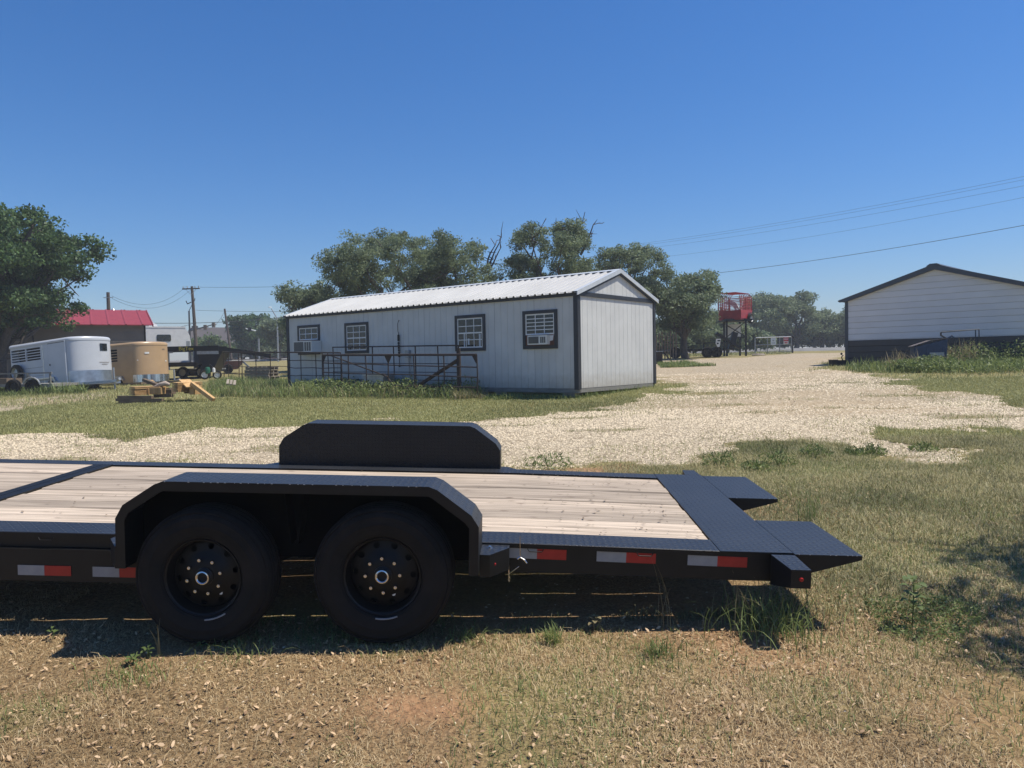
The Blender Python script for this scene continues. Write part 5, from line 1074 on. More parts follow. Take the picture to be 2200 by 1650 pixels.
# ------------------------------------------------------------------ lumber pile, pallets
def lum(px, py): p = gp(px, py); return p
lp = gp(335, 866); LY = lp[1]
def lx(px): return (px-1100)/F_PX*LY
def lz(py, px): return at(px, py, LY)[2]
bd = None
def timber(label, p, q, wx, wy, mt, group=None):
    p, q = np.array(p), np.array(q); o = MB().bar((0, 0, 0), tuple(q-p), wx, wy).build('timber', mt, loc=tuple(p)); return tag(o, label, 'timber', group)
for k, (a, b_, py) in enumerate(((256, 330, 853), (252, 352, 858.5), (258, 342, 864.5))): timber(('old brown timber at the top of the stack under the lumber', 'old brown timber in the middle of the stack under the lumber', 'old brown timber at the bottom of the stack under the lumber')[k], (lx(a), LY-.05, lz(py, a)), (lx(b_), LY-.08, lz(py, b_)), .14, .075, 'oldwood')
timber('reddish old timber lying behind the stack of brown timbers', (lx(322), LY+.25, lz(852, 322)), (lx(362), LY+.2, lz(850, 362)), .12, .09, 'oldwood')
def bundle(label, px0, px1, py0, py1, yo, dep, lean, nb):
    """boards laid flat on each other, end grain towards the viewer"""
    w_ = lx(px1)-lx(px0); zb_ = lz(py1, px0); zt2 = lz(py0, px0); h = (zt2-zb_)/nb
    A = empty('lumber_bundle', label, 'lumber', (lx((px0+px1)/2), LY+yo, zb_), R(lean[0]), group='sawn lumber bundles'); bm2 = None
    for k in range(nb):
        jx = random.Random(k+px0).uniform(-.012, .012); p = (jx, 0, h*k)
        if bm2 is None: bm2 = MB().box((-w_/2, 0, .002), (w_/2, dep, h-.013)).build('board', 'lumber', A, loc=p).data
        else: link('board', bm2, None, A, p)
    A.rotation_euler = (0, R(lean[1]), R(lean[0])); return A
bundle('bundle of fresh boards standing at the west end of the lumber pile', 277, 296, 830, 849, -.1, .8, (-28, 3), 7)
bundle('taller bundle of fresh boards set in the middle of the lumber pile', 368, 386, 821, 842, -.05, .8, (-28, 4), 8)
def crate(label, px0, px1, py0, py1, yo, rz, mt='lumber'):
    w_ = lx(px1)-lx(px0); zb_ = lz(py1, px0); h = lz(py0, px0)-zb_; A = empty('wood_offcut', label, 'lumber', (lx((px0+px1)/2), LY+yo, zb_), R(rz))
    MB().bbox((-w_/2, 0, 0), (w_/2, .35, h), .008).build('block', mt, A); MB().box((-w_/2+.03, .02, h+.001), (w_/2-.05, .3, h+.03)).build('board', mt, A); return A
crate('wide tan timber block beside the west lumber bundle', 297, 313, 834, 849, .15, 0); crate('leaning tan timber block in the middle of the pile', 319, 346, 833, 847, .0, -8); crate('brown timber block between the two bundles', 346, 360, 837, 848, .2, 4, 'oldwood'); crate('long brown timber block east of the taller bundle', 388, 407, 835, 846, .2, 3, 'oldwood'); crate('upright tan timber block at the east end of the pile', 405, 417, 829, 848, .02, -10)
timber('wide tan board leaning up on the east end of the pile', (lx(384), LY+.35, lz(817, 384)), (lx(412), LY+.0, lz(832, 412)), .30, .035, 'lumber')
timber('long tan board sloping from the pile down into the grass', (lx(410), LY+.05, lz(824, 410)), (lx(466), LY-.25, lz(858, 466)), .10, .10, 'lumber')
timber('long brown board lying across the back of the pile', (lx(274), LY+.9, lz(818, 274)), (lx(330), LY+.4, lz(831, 330)), .10, .08, 'oldwood')
timber('short pale board lying over the brown board', (lx(292), LY+.85, lz(819, 292)), (lx(318), LY+.5, lz(829, 318)), .08, .03, 'lumber')
for k in range(3): timber(NTH[k]+' pale slat in the grass behind the lumber pile, counted from the bundles', (lx(424+k*8), LY+2.2, at(424+k*8, 817+k, LY+2.2)[2]), (lx(440+k*8), LY+1.6, at(440+k*8, 826+k, LY+1.6)[2]), .07, .03, 'pallet', 'pale slats behind the lumber')
b = MB(); b.tube([(lx(325), LY+.15, lz(832, 325)), (lx(340), LY+.1, lz(827, 340)), (lx(352), LY+.1, lz(824, 352)), (lx(360), LY+.12, lz(827, 360))], [.03, .06, .07, .04], 8); tag(b.build('cloth_roll', 'cloth', None, 60), 'pale cloth draped over the middle of the lumber pile', 'cloth')
PLY = gp(560, 826); plm = [None]
for k in range(6):
    A = empty('pallet', ('lowest grey wooden pallet of the stack left of the shed', 'grey wooden pallet second from the ground in the stack left of the shed', 'grey wooden pallet third from the ground in the stack left of the shed', 'grey wooden pallet fourth from the ground in the stack left of the shed', 'grey wooden pallet just under the top one in the stack left of the shed', 'topmost grey wooden pallet of the stack left of the shed')[k], 'pallet', (PLY[0]+random.Random(k).uniform(-.04, .04), PLY[1]+.2, PLY[2]+.13*k-.05), R(-12+k*2), group='pallets stacked left of the shed')
    for i in range(6):
        x = -.5+i*.18
        if plm[0] is None: plm[0] = MB().box((0, -.5, .10), (.12, .5, .122)).build('slat', 'pallet', A, loc=(x, 0, 0)).data
        else: link('slat', plm[0], None, A, (x, 0, 0))
    for y in (-.48, -.04, .40): MB().box((-.5, y, 0), (.52, y+.06, .099)).build('bearer', 'pallet', A)

# ================================================================== BUILDINGS, POLES, STREET (far left)
c = at(312, 697, 45); A = empty('red_roof_building', 'taupe metal building with red ribbed roof behind the horse trailers', 'building', (c[0], 45, float(G(c[0], 45))), R(30)); hz = c[2]-float(G(c[0], 45)); HW = 5.0; RZ = (at(285, 667, 49)[2]-c[2])*1.02; BLn = 19.
MB().box((-BLn, .3, -.5), (0, 2*HW-.3, hz)).build('wall', 'taupe', A); MB().box((-BLn, .27, hz-1.08), (0.02, .298, hz-.98)).build('band', 'tan', A); MB().box((-BLn, .275, hz-1.3), (0.02, .298, hz-1.12)).build('band', 'tan', A); MB().box((-.06, .24, -.5), (.03, .299, hz)).build('corner_trim', 'dark', A)
rw2 = (BLn+.8)/22; rmm = None
for k in range(22):
    for sd in (0, 1):
        if rmm is None:
            b = MB(); pr = [(0, 0), (.30, 0), (.34, .035), (.40, .035), (.44, 0), (rw2-.004, 0)]
            for x, h in pr: b.v += [(x, 0, hz-.02+h), (x, HW, hz+RZ+h), (x, 0, hz-.07+h), (x, HW, hz+RZ-.05+h)]
            for q in range(len(pr)-1): i = 4*q; b.f += [(i, i+4, i+5, i+1), (i+2, i+6, i+7, i+3), (i, i+4, i+6, i+2)]
            o = b.build('roof_panel', 'redroof', A, loc=(-BLn-.4, 0, 0)); rmm = o.data
        else:
            o = link('roof_panel', rmm, None, A, (-BLn-.4+k*rw2, 0, 0) if sd == 0 else (-BLn-.4+(k+1)*rw2, 2*HW, 0))
            if sd: o.rotation_euler = (0, 0, math.pi)
for sd in (0, 1):
    y0 = 0 if sd == 0 else 2*HW; MB().prism([(.40, y0, hz+.03), (.40, HW, hz+RZ+.05), (.40, HW, hz+RZ-.12), (.40, y0, hz-.14)], (.05, 0, 0)).build('rake_trim', 'redroof', A)
for xx in (.0, -BLn): MB().prism([(xx, .3, hz+.001), (xx, HW, hz+RZ-.06), (xx, 2*HW-.3, hz+.001)], (.04, 0, 0)).build('gable', 'taupe', A)
c = at(455, 742, 140); A = empty('brown_house', 'far house with brown shingle roof and stone chimney', 'house', (c[0], 140, float(G(c[0], 140))), R(12)); gz = float(G(c[0], 140)); e_ = at(455, 741, 140)[2]-gz; rz2 = at(455, 704, 145)[2]-gz
MB().box((-4.2, 0, 0), (4.6, 9, e_)).build('wall', 'stone', A)
b = MB(); b.prism([(-4.8, -.5, e_-.1), (-4.8, 4.5, rz2), (-4.8, 9.5, e_-.1)], (9.2, 0, 0)); b.build('roof', 'brownroof', A)
ch = MB().box((3.0, 3.6, rz2-1), (4.3, 5.0, rz2+.7)).build('chimney', 'stone', A); MB().box((-4.2, 3.8, rz2-.8), (-3.2, 4.6, rz2+.3)).build('chimney', 'dark', A)
for k in range(3): MB().box((-3+k*2.4, -.05, 1.2), (-2+k*2.4, -.005, 2.4)).build('window', 'glass', A)
c = at(588, 765, 128); A = empty('red_store', 'far low building with pale roof and dark red wall seen past the shed', 'building', (c[0], 128, float(G(c[0], 128))), R(4)); gz = float(G(c[0], 128)); e_ = at(588, 738, 128)[2]-gz
MB().box((-2.5, 0, 0), (7, 6, e_)).build('wall', 'redwall', A); MB().prism([(-3, -.6, e_), (-3, 3, e_+1.1), (-3, 6.6, e_), (-3, 6.6, e_-.15), (-3, -.6, e_-.15)], (10.5, 0, 0)).build('roof', 'white', A); MB().box((-2.4, -.1, e_*.45), (7, -.005, e_*.72)).build('awning', 'dark', A)
# utility poles
def upole(label, px, ptop, Y, lean=0., r=.15, arm=True, arms2=False, lamp=False, hgt=None):
    c = at(px, ptop, Y); gz = float(G(c[0], Y)); h = c[2]-gz; A = empty('utility_pole', label, 'utility pole', (c[0], Y, gz), R(-10)); top = (-lean, 0, h)
    MB().tube([(0, 0, -.5), (-lean*.5, 0, h*.5), top], [r*1.25, r*1.1, r*.85], 10).build('pole', 'pole', A, 50)
    if arm:
        MB().bar((-lean-.95, -.16, h-.25), (-lean+.95, -.16, h-.25), .09, .12).build('crossarm', 'pole', A); MB().tube([(-lean-.6, -.16, h-.28), (-lean, -.16, h-.85)], .02, 5).build('brace', 'galv', A); MB().tube([(-lean+.6, -.16, h-.28), (-lean, -.16, h-.85)], .02, 5).build('brace', 'galv', A); im = None
        for x in (-.85, -.4, .45, .85):
            if im is None: im = MB().lathe([(0, .22), (.04, .2), (.06, .14), (.035, .11), (.06, .06), (.03, 0)], (0, 0, 0), 'z', 8).build('insulator', 'galv', A, loc=(-lean+x, -.16, h-.19)).data
            else: link('insulator', im, None, A, (-lean+x, -.16, h-.19))
        MB().tube([(-lean-.05, -.15, h-1.6), (-lean-.45, -.15, h-1.75), (-lean-.6, -.15, h-1.45)], .05, 6).build('cutout_switch', 'dark', A); MB().tube([(-lean+.05, -.15, h-1.5), (-lean+.35, -.15, h-1.45), (-lean+.4, -.15, h-1.2)], .04, 6).build('cutout_switch', 'dark', A)
    if lamp:
        MB().tube([(0, -.1, h-1.6), (.35, -.1, h-1.5)], .03, 6).build('lamp_arm', 'galv', A); MB().lathe([(0, .12), (.10, .1), (.2, -.05), (.18, -.12), (0, -.14)], (.5, -.1, h-1.5), 'z', 14).build('lamp_head', 'alu', A, 40); MB().bar((-.35, -.12, h-.45), (.55, -.12, h-.45), .05, .05).build('crossarm', 'galv', A)
    return np.array([c[0], Y, c[2]])
p1 = upole('wooden utility pole with a crossarm of insulators rising over the white gooseneck trailer', 419, 615, 75, lean=.35)
p2 = upole('bare leaning utility pole beside the brown roofed house', 495, 663, 95, lean=.8, r=.14, arm=False)
p3 = upole('wooden utility pole with a lamp rising behind the red roof', 232, 628, 62, lamp=True, arm=False)
p4 = at(1352, 533, 65); upole('utility pole hidden behind the rounded oak by the shed gable', 1352, 533, 65)
p5 = np.array([62., 3., 13.5]); A = empty('utility_pole', 'utility pole right of the yard carrying the power lines', 'utility pole', (62, 3, float(G(62., 3.)))); MB().tube([(0, 0, -.5), (0, 0, 13.4)], [.2, .14], 10).build('pole', 'pole', A); MB().bar((-.7, -.7, 12.9), (.7, .7, 12.9), .1).build('crossarm', 'pole', A)
def cable(label, a, b_, sag, r=.012, grp='overhead power lines'):
    a, b_ = np.array(a), np.array(b_); pts = [a+(b_-a)*t - np.array([0, 0, sag*4*t*(1-t)]) for t in np.linspace(0, 1, 26)]
    return tag(MB().tube(pts, r, 5).build('power_line', 'wire', None, 60), label, 'cable', grp)
# right hand spans: aim each so that it crosses the picture edge at the photographed row
def span_right(label, py_edge, py_left, pxl, r):
    a = at(pxl, py_left, 65); e = at(2200, py_edge, 40); d = (e-a); t = 1.75; b_ = a + d*t; sag = .9
    f = 4*(1/t)*(1-1/t)*sag; b_[2] += f*t; cable(label, a, b_, sag, r)
span_right('top thin power line crossing the sky above the barn', 379, 533, 1300, .0065); span_right('second thin power line crossing the sky above the barn', 386, 536, 1306, .0065); span_right('third thin power line crossing the sky above the barn', 399, 540, 1330, .0065); span_right('fourth thin power line crossing the sky above the barn', 424, 552, 1420, .0065); span_right('thick dark cable hanging lowest over the barn', 484, 598, 1425, .015)
cable('long power line running from the crossarm pole behind the oaks', p1+[.5, 0, -.1], p4+[-.5, 0, -.3], .9, .014); cable('lower cable running from the crossarm pole behind the oaks', p1+[0, 0, -2.4], p4+[0, 0, -3.2], .9, .014)
cable('upper cable between the lamp pole and the crossarm pole', p3+[.3, 0, -.3], p1+[-.9, 0, 0], 1.2, .012); cable('middle cable between the lamp pole and the crossarm pole', p3+[.3, 0, -.5], p1+[-.4, 0, -.3], 1.3, .012); cable('sagging cable between the lamp pole and the crossarm pole', p3+[.2, 0, -1.7], p1+[0, 0, -3.6], .9, .02)
cable('cable from the crossarm pole to the leaning pole', p1+[0, 0, -4.2], p2+[-.8, 0, -.4], 1.0, .02); cable('low cable crossing behind the white gooseneck trailer', at(310, 694, 62), at(640, 677, 85), .3, .025)
# traffic signal mast, street lights
c = at(409, 760, 92); A = empty('traffic_signal', 'traffic signal mast with two signal heads on its arm beside the utility pole', 'traffic signal', (c[0], 92, float(G(c[0], 92)))); gz = float(G(c[0], 92)); zt_ = at(407, 668, 92)[2]-gz; za = at(409, 711, 92)[2]-gz
MB().tube([(0, 0, -.2), (0, 0, zt_)], [.13, .10], 8).build('mast', 'wire', A); X = lambda px: at(px, 700, 92)[0]-c[0]; Z_ = lambda px, py: at(px, py, 92)[2]-gz
MB().tube([(0, 0, za), (X(441), 0, Z_(441, 702)), (X(462), 0, Z_(462, 696))], [.09, .07, .05], 8).build('arm', 'wire', A); MB().tube([(0, 0, zt_), (X(419), 0, Z_(419, 645))], .04, 6).build('lamp_arm', 'wire', A)
for px, py in ((441, 703), (459, 698)):
    x, z_ = X(px), Z_(px, py); s_ = MB().box((x-.17, -.15, z_-.3), (x+.17, .12, z_+.28)).build('signal_head', 'oldwood', A); MB().lathe([(0, -.02), (.1, -.02), (.12, .0)], (x+.26, 0, z_+.05), 'y', 12).build('visor', 'white', s_)
c = at(556, 745, 96); A = empty('traffic_signal', 'pale traffic signal arm reaching out from behind the rounded tree', 'traffic signal', (c[0], 96, float(G(c[0], 96)))); gz = float(G(c[0], 96)); MB().tube([(0, 0, 0), (0, 0, at(556, 710, 96)[2]-gz)], .12, 8).build('mast', 'galv', A); MB().tube([(0, 0, at(556, 712, 96)[2]-gz), (at(528, 705, 96)[0]-c[0], 0, at(528, 706, 96)[2]-gz)], .07, 6).build('arm', 'white', A); x = at(537, 707, 96)[0]-c[0]; z_ = at(537, 707, 96)[2]-gz; MB().box((x-.2, -.12, z_-.3), (x+.2, .12, z_+.25)).build('signal_head', 'dark', A)
c = at(597, 745, 88); A = empty('street_lamp', 'street lamp with a bent arm above the trees left of the shed', 'street lamp', (c[0], 88, float(G(c[0], 88)))); gz = float(G(c[0], 88)); MB().tube([(0, 0, 0), (0, 0, at(597, 684, 88)[2]-gz), (at(583, 663, 88)[0]-c[0], 0, at(583, 663, 88)[2]-gz)], [.11, .08, .05], 8).build('pole', 'galv', A); x = at(580, 660, 88)[0]-c[0]; z_ = at(580, 660, 88)[2]-gz; MB().lathe([(0, .06), (.2, .03), (.22, -.03), (0, -.05)], (x, 0, z_), 'z', 10).build('lamp_head', 'white', A)
# white pickup on the road
def car(label, px, py, Y, rz, L=4.6):
    c = at(px, py, Y); cc = np.array([c[0], Y]); t = ((cc-ra)@rd)/np.linalg.norm(rb-ra); gz = float(max(G(*cc), G(*(ra+(rb-ra)*t))))+.06
    A = empty('pickup_truck', label, 'truck', (c[0], Y, gz), rz); prof = [(-2.3, .38), (-2.3, .88), (-1.2, .95), (-.95, 1.0), (.75, 1.0), (2.05, .90), (2.3, .72), (2.3, .38)]
    MB().prism([(x, -.9, z) for x, z in prof], (0, 1.8, 0)).build('body', 'white', A); cab = [(-1.85, .96), (-1.55, 1.6), (.05, 1.66), (.85, 1.001)]
    cb = MB().prism([(x, -.82, z) for x, z in cab], (0, 1.64, 0)).build('cab', 'white', A)
    for y in (-.825, .822): MB().prism([(-1.5, y, 1.08), (-1.4, y, 1.5), (-.5, y, 1.56), (-.5, y, 1.08)], (0, .003, 0)).build('window', 'glass', cb); MB().prism([(-.4, y, 1.08), (-.4, y, 1.56), (0, y, 1.55), (.55, y, 1.08)], (0, .003, 0)).build('window', 'glass', cb)
    for x in (-1.4, 1.45):
        for y in (-.83, .83): small_wheel(A, x, y, .36, .37, 'galv')
    for y in (-.75, .45): MB().box((2.301, y, .62), (2.32, y+.3, .78)).build('headlamp', 'galv', A)
car('white pickup truck driving on the road beyond the yard', 535, 766, 108, R(-8))

# ================================================================== TOWER WITH RED CAGE, GATE (right of shed)
TY = 50.; X = lambda px: at(px, 690, TY)[0]; Zt = lambda py, px=1585: at(px, py, TY)[2]
gz = float(G(X(1590), TY)); A = empty('steel_stand', 'tall black steel stand with crossed braces under the red cage', 'stand', (X(1575), TY, gz)); ox = X(1575); top = Zt(690)-gz
legs = [(X(1561)-ox, 0), (X(1600)-ox, -.2), (X(1570)-ox, 1.6), (X(1604)-ox, 1.5)]
for x, y in legs: MB().bar((x, y, -.2), (x, y, top), .11).build('leg', 'black', A)
za, zb_ = Zt(723)-gz, Zt(693)-gz
for p, q in (((legs[2][0], legs[2][1]-.08, zb_), (legs[1][0], legs[1][1]+.1, za)), ((legs[2][0], .9, za), (legs[1][0]-.05, -.1, zb_))): MB().bar(p, q, .05).build('brace', 'black', A)
MB().box((legs[2][0], 1.3, za-.02), (legs[3][0], 1.33, zb_-.06)).build('backing_panel', 'barn', A); MB().box((legs[0][0]-.2, -.3, top), (legs[3][0]+.3, 1.9, top+.14)).build('platform', 'black', A); MB().bar((legs[2][0], -.1, za-.05), (legs[3][0], -.1, za-.05), .08).build('cross_rail', 'black', A)
CZ0 = top+gz+.15; CA = empty('cattle_trailer', 'red cage sided cattle trailer mounted on top of the black stand', 'trailer', (X(1584), TY+.5, CZ0), R(-44)); CH = Zt(629)-CZ0; W2, L2 = .80, .80; bx = .58
# local x: along the wide face (towards right), y: depth
MB().box((-W2, -L2, .0), (W2, -L2+.03, bx)).build('side_panel', 'red', CA); MB().box((-W2, L2, .0), (W2, L2+.03, bx)).build('side_panel', 'red', CA); MB().box((W2-.03, -L2+.031, .28), (W2, L2-.001, bx)).build('end_panel', 'red', CA); MB().box((-W2, -L2+.031, .0), (-W2+.03, L2-.001, bx)).build('end_panel', 'red', CA); MB().box((-W2, -L2+.03, -.06), (W2, L2, -.001)).build('floor', 'red', CA)
b = MB(); b.prism([(W2+.001, -L2, .02), (W2+.001, -L2, bx), (W2+.001, L2, bx), (W2+.001, L2, .48), (W2+.001, .62, .46), (W2+.001, .22, .40), (W2+.001, -.02, .02)], (.05, 0, 0)); b.build('mudguard', 'red', CA)
w_ = small_wheel(CA, 0, 0, 0, .33, 'galv'); w_.location = (W2+.12, .42, .02); w_.rotation_euler = (0, 0, math.pi/2)
for k in range(7):
    y = -L2 + (2*L2)*k/6; pts = [(W2-.02, y, bx), (W2-.02, y, CH*.78)] + [((W2-.02)-.3+.3*math.cos(a), y, CH*.78+(CH*.22)*math.sin(a)) for a in np.linspace(.3, 1.57, 4)] + [(-(W2-.02)+.3-.3*math.cos(a), y, CH*.78+(CH*.22)*math.sin(a)) for a in np.linspace(1.57, .3, 4)] + [(-W2+.02, y, CH*.78), (-W2+.02, y, bx)]
    if k in (0, 6) or 1: MB().tube(pts, .024, 5).build('hoop', 'red', CA)
for k in range(9):
    z_ = bx+.05+(CH*.80-bx)*k/8
    MB().tube([(-W2, -L2, z_), (W2, -L2, z_), (W2, L2, z_), (-W2, L2, z_), (-W2, -L2, z_)], .018, 5).build('rail', 'red', CA)
for x in (-W2, -.5, 0, W2): MB().bar((x, -L2, bx), (x, -L2, CH*.80), .05).build('upright', 'red', CA)
for y in (0., .79): MB().bar((W2, y, bx), (W2, y, CH*.80), .05).build('upright', 'red', CA)
for k in range(5): x = -.6+k*.3; MB().tube([(x, -L2, CH*.99), (x, L2, CH*.99)], .012, 5).build('roof_rail', 'red', CA)
pts = [(-.55, .95), (-.42, 1.06), (-.15, 1.10), (.1, 1.06), (.32, .95), (.45, .78), (.55, .55), (.52, .45), (.46, .50), (.44, .66), (.34, .62), (.42, .38), (.36, .36), (.22, .55), (.12, .72), (-.05, .76), (-.25, .82), (-.42, .90)]
sk = MB().prism([(x*.95, 0, (z-.35)) for x, z in pts], (0, .12, 0)).build('cutout_sign', 'white'); sk.matrix_world = Matrix.Translation((X(1584), TY+.5, CZ0+.60)) @ Matrix.Rotation(R(-44), 4, 'Z') @ Matrix.Translation((.02, -.55, -.10)); tag(sk, 'white cutout figure lying inside the red cage', 'cutout')
g0, g1 = gp(1623, 760), gp(1701, 757); gy = (g0[1]+g1[1])/2
gy = 58.; a = at(1622, 726, gy); b_ = at(1701, 724, gy); gz = float(G(a[0], gy)); A = empty('field_gate', 'galvanised field gate carrying a white sign and a red sign', 'gate', (a[0], gy, gz)); gw = b_[0]-a[0]; gh = a[2]-gz
MB().tube([(0, 0, .0), (0, 0, gh-.08), (.08, 0, gh), (gw-.08, 0, gh+.04), (gw, 0, gh-.04), (gw, 0, .1)], .045, 8).build('frame', 'galv', A); MB().tube([(0, 0, gh*.55), (gw, 0, gh*.58)], .035, 6).build('rail', 'galv', A); MB().tube([(gw*.3, 0, .12), (gw, 0, .15)], .03, 6).build('rail', 'galv', A)
for t in (.34, .67): MB().tube([(gw*t, 0, .0), (gw*t, 0, gh+.01)], .035, 6).build('upright', 'galv', A)
for k in range(5): MB().tube([(0, .02, .22+k*.11), (gw, .02, .24+k*.11)], .008, 4).build('mesh_wire', 'galv', A)
MB().bar((gw+.06, 0, -.3), (gw+.06, 0, gh+.1), .09).build('hinge_post', 'rust', A)
sg = tag(MB().box((-.2, -.02, 0), (.2, 0, .55)).build('sign', 'white', loc=(a[0]+gw*.49, gy-.05, gz+gh*.54)), 'plain white sign with small dark print wired to the field gate', 'sign')
MB().box((-.07, -.023, .28), (.07, -.0205, .40)).build('print_mark', 'galv', sg); MB().box((-.13, -.023, .12), (.13, -.0205, .19)).build('print_mark', 'galv', sg)
sg = tag(MB().box((-.19, -.02, 0), (.19, 0, .55)).build('sign', 'white', loc=(a[0]+gw*.835, gy-.05, gz+gh*.58)), 'red and white warning sign wired to the field gate', 'sign')
MB().box((-.185, -.024, .21), (.185, -.0205, .54)).build('red_panel', 'signred', sg)
for z_ in (.44, .33): 
    for k in range(6): MB().box((-.15+k*.052, -.027, z_), (-.115+k*.052, -.0245, z_+.055)).build('letter', 'white', sg)
MB().box((-.12, -.023, .05), (.12, -.0205, .15)).build('print_mark', 'signred', sg)
c = gp(1630, 764); A = empty('flat_stone', 'flat pale stone lying at the foot of the field gate', 'stone', c); MB().lathe([(0, .14), (.35, .13), (.45, .05), (.42, -.05)], (0, 0, 0), 'z', 9).build('slab', 'stone', A)
# dark equipment under the oaks
c = at(1475, 762, 47.); A = empty('flatbed_trailer', 'black flatbed trailer parked in the shade under the dark oak', 'trailer', (c[0], 47., float(G(c[0], 47.))), R(3)); s_ = 47/1597
MB().box((-1.0, 0, .45), (2.6, 1.8, .58)).build('deck', 'black', A); MB().bar((-1.0, 0, .95), (2.6, 0, .95), .05).build('rail', 'black', A)
for x in (-.9, .1, 1.1, 2.1): MB().bar((x, 0, .58), (x, 0, .95), .05).build('upright', 'black', A)
for x in (-.75, 1.3, 1.9): small_wheel(A, x, -.1, .36, .36, 'dark')
MB().bar((1.9, -.05, 1.55), (3.4, -.05, .6), .22, .16).build('ramp', 'black', A); MB().bar((2.9, .2, .5), (3.2, .2, 1.6), .35, .25).build('upright_ramp', 'black', A)
c = at(1543, 745, 46.4); A = empty('notice_board', 'tilted white notice board with black marks leaning by the black trailer', 'sign', (c[0], 46.4, float(G(c[0], 46.4)))); hgt = c[2]-float(G(c[0], 46.4)); b = MB(); b.prism([(-.03, 0, hgt-.02), (.10, 0, hgt-.0), (.17, 0, hgt+.5), (-.12, 0, hgt+.5), (-.16, 0, hgt+.2)], (0, .03, 0)); b.build('board', 'white', A); MB().box((-.04, -.006, hgt+.34), (.13, -.001, hgt+.42)).build('print_mark', 'dark', A); MB().box((-.08, -.006, hgt+.16), (.03, -.001, hgt+.25)).build('print_mark', 'dark', A); MB().bar((.05, .02, 0), (.05, .05, hgt), .05).build('post', 'rust', A)
for k in range(8):
    px = 1410+k*6; c = at(px, 740, 44); g_ = float(G(c[0], 44)); o = MB().bar((0, 0, -.1), (.02, 0, 1.5+.1*(k % 3)), .06, .06).build('fence_post', 'oldwood', loc=(c[0], 44, g_)); tag(o, NTH[k]+' dark wooden fence post counted from the shed end wall', 'post', 'fence posts beside the shed end')
c = gp(1413, 782); A = empty('tool_cabinet', 'dark metal cabinet standing beside the far corner of the shed', 'cabinet', (c[0], c[1], c[2]), R(-10)); MB().box((-.3, 0, -.05), (.25, .5, .62)).build('cabinet', 'rust', A); MB().box((-.33, -.02, .621), (.28, .52, .66)).build('top', 'galv', A); MB().bar((.3, .1, .6), (.75, .1, .05), .05).build('leaning_bar', 'rust', A); MB().box((-.28, -.02, -.05), (.2, -.001, .25)).build('drawer', 'dark', A)

# ================================================================== WEEDS AND SMALL PLANTS
def patch(name, label, pts, n, h, wd, lean, mt, seed, cat='weeds', seg=3, tint=None):
    """tall growth filling polygon of ground pixels"""
    r = np.random.default_rng(seed); pl = poly_px(pts); lo, hi = pl.min(0), pl.max(0); q = r.uniform(lo, hi, (n*4, 2)); q = q[inside(q, pl)][:n]
    cl = .15+1.7*noise2(q[:, 0], q[:, 1], seed, 3, 1.0)**1.2; o = blades(name, q[:, 0], q[:, 1], h*cl, wd, lean, mt, seed, seg=seg); return tag(o, label, cat)
def leafy(name, label, pts, n, h, ls, mt, seed, cat='weeds'):
    """mass of small leaves over a polygon of ground pixels"""
    r = np.random.default_rng(seed); pl = poly_px(pts); lo, hi = pl.min(0), pl.max(0); q = r.uniform(lo, hi, (n*4, 2)); q = q[inside(q, pl)][:n]; n = len(q)
    top = h*(.25+1.1*noise2(q[:, 0], q[:, 1], seed, 4, 1.4)); P = np.c_[q, ground_z(q[:, 0], q[:, 1]) + r.random(n)**.7*top]
    s = ls*r.uniform(.5, 1.4, n); nr = r.normal(0, 1, (n, 3))+[0, 0, .6]; nr /= np.linalg.norm(nr, axis=1)[:, None]; a1 = np.cross(nr, r.normal(0, 1, (n, 3))); a1 /= np.linalg.norm(a1, axis=1)[:, None]; a2 = np.cross(nr, a1)
    V = np.stack([P-a1*s[:, None], P-a2*s[:, None]*.4, P+a1*s[:, None], P+a2*s[:, None]*.4], 1).reshape(-1, 3)
    return tag(npmesh(name, V, np.arange(n*4).reshape(-1, 4), mt, np.repeat(r.uniform(-.2, .6, n), 4)), label, cat, kind='stuff')
shp = [(610, 838), (700, 838), (1000, 838), (1035, 845), (1040, 858), (980, 862), (880, 858), (700, 857), (560, 858), (440, 850), (455, 830), (520, 826)]
patch('tall_grass', 'tall green grass growing round the rusty panels before the shed', shp, 8000, .34, .014, .7, 'weed', 91); leafy('leafy_weeds', 'dark leafy weeds growing round the rusty panels before the shed', [(640, 836), (1010, 838), (1035, 850), (960, 858), (700, 855), (630, 850)], 8000, .48, .042, 'weed', 92)
patch('dry_tall_grass', 'straw coloured stems among the weeds before the shed', shp, 2600, .40, .010, .8, 'drygrass', 192)
patch('tall_grass', 'tall grass left of the shed around the pallets', [(455, 845), (640, 832), (640, 822), (520, 822), (450, 832)], 3800, .38, .016, .7, 'weed', 93)
patch('dry_tall_grass', 'straw coloured stalks by the end of the rusty gate', [(960, 848), (1045, 846), (1050, 858), (980, 862)], 900, .35, .012, 1.0, 'drygrass', 94)
patch('tall_grass', 'grass growing along the end wall of the shed', [(1030, 852), (1250, 848), (1400, 826), (1408, 832), (1250, 858), (1040, 862)], 3000, .16, .012, .8, 'weed', 95)
patch('tall_grass', 'long grass below the rail trailer and white horse trailer', [(0, 852), (0, 842), (150, 838), (190, 845)], 3000, .34, .025, .7, 'weed', 96)
bw = [(1815, 792), (1900, 786), (2100, 780), (2300, 775), (2300, 800), (2050, 802), (1900, 803), (1820, 799)]
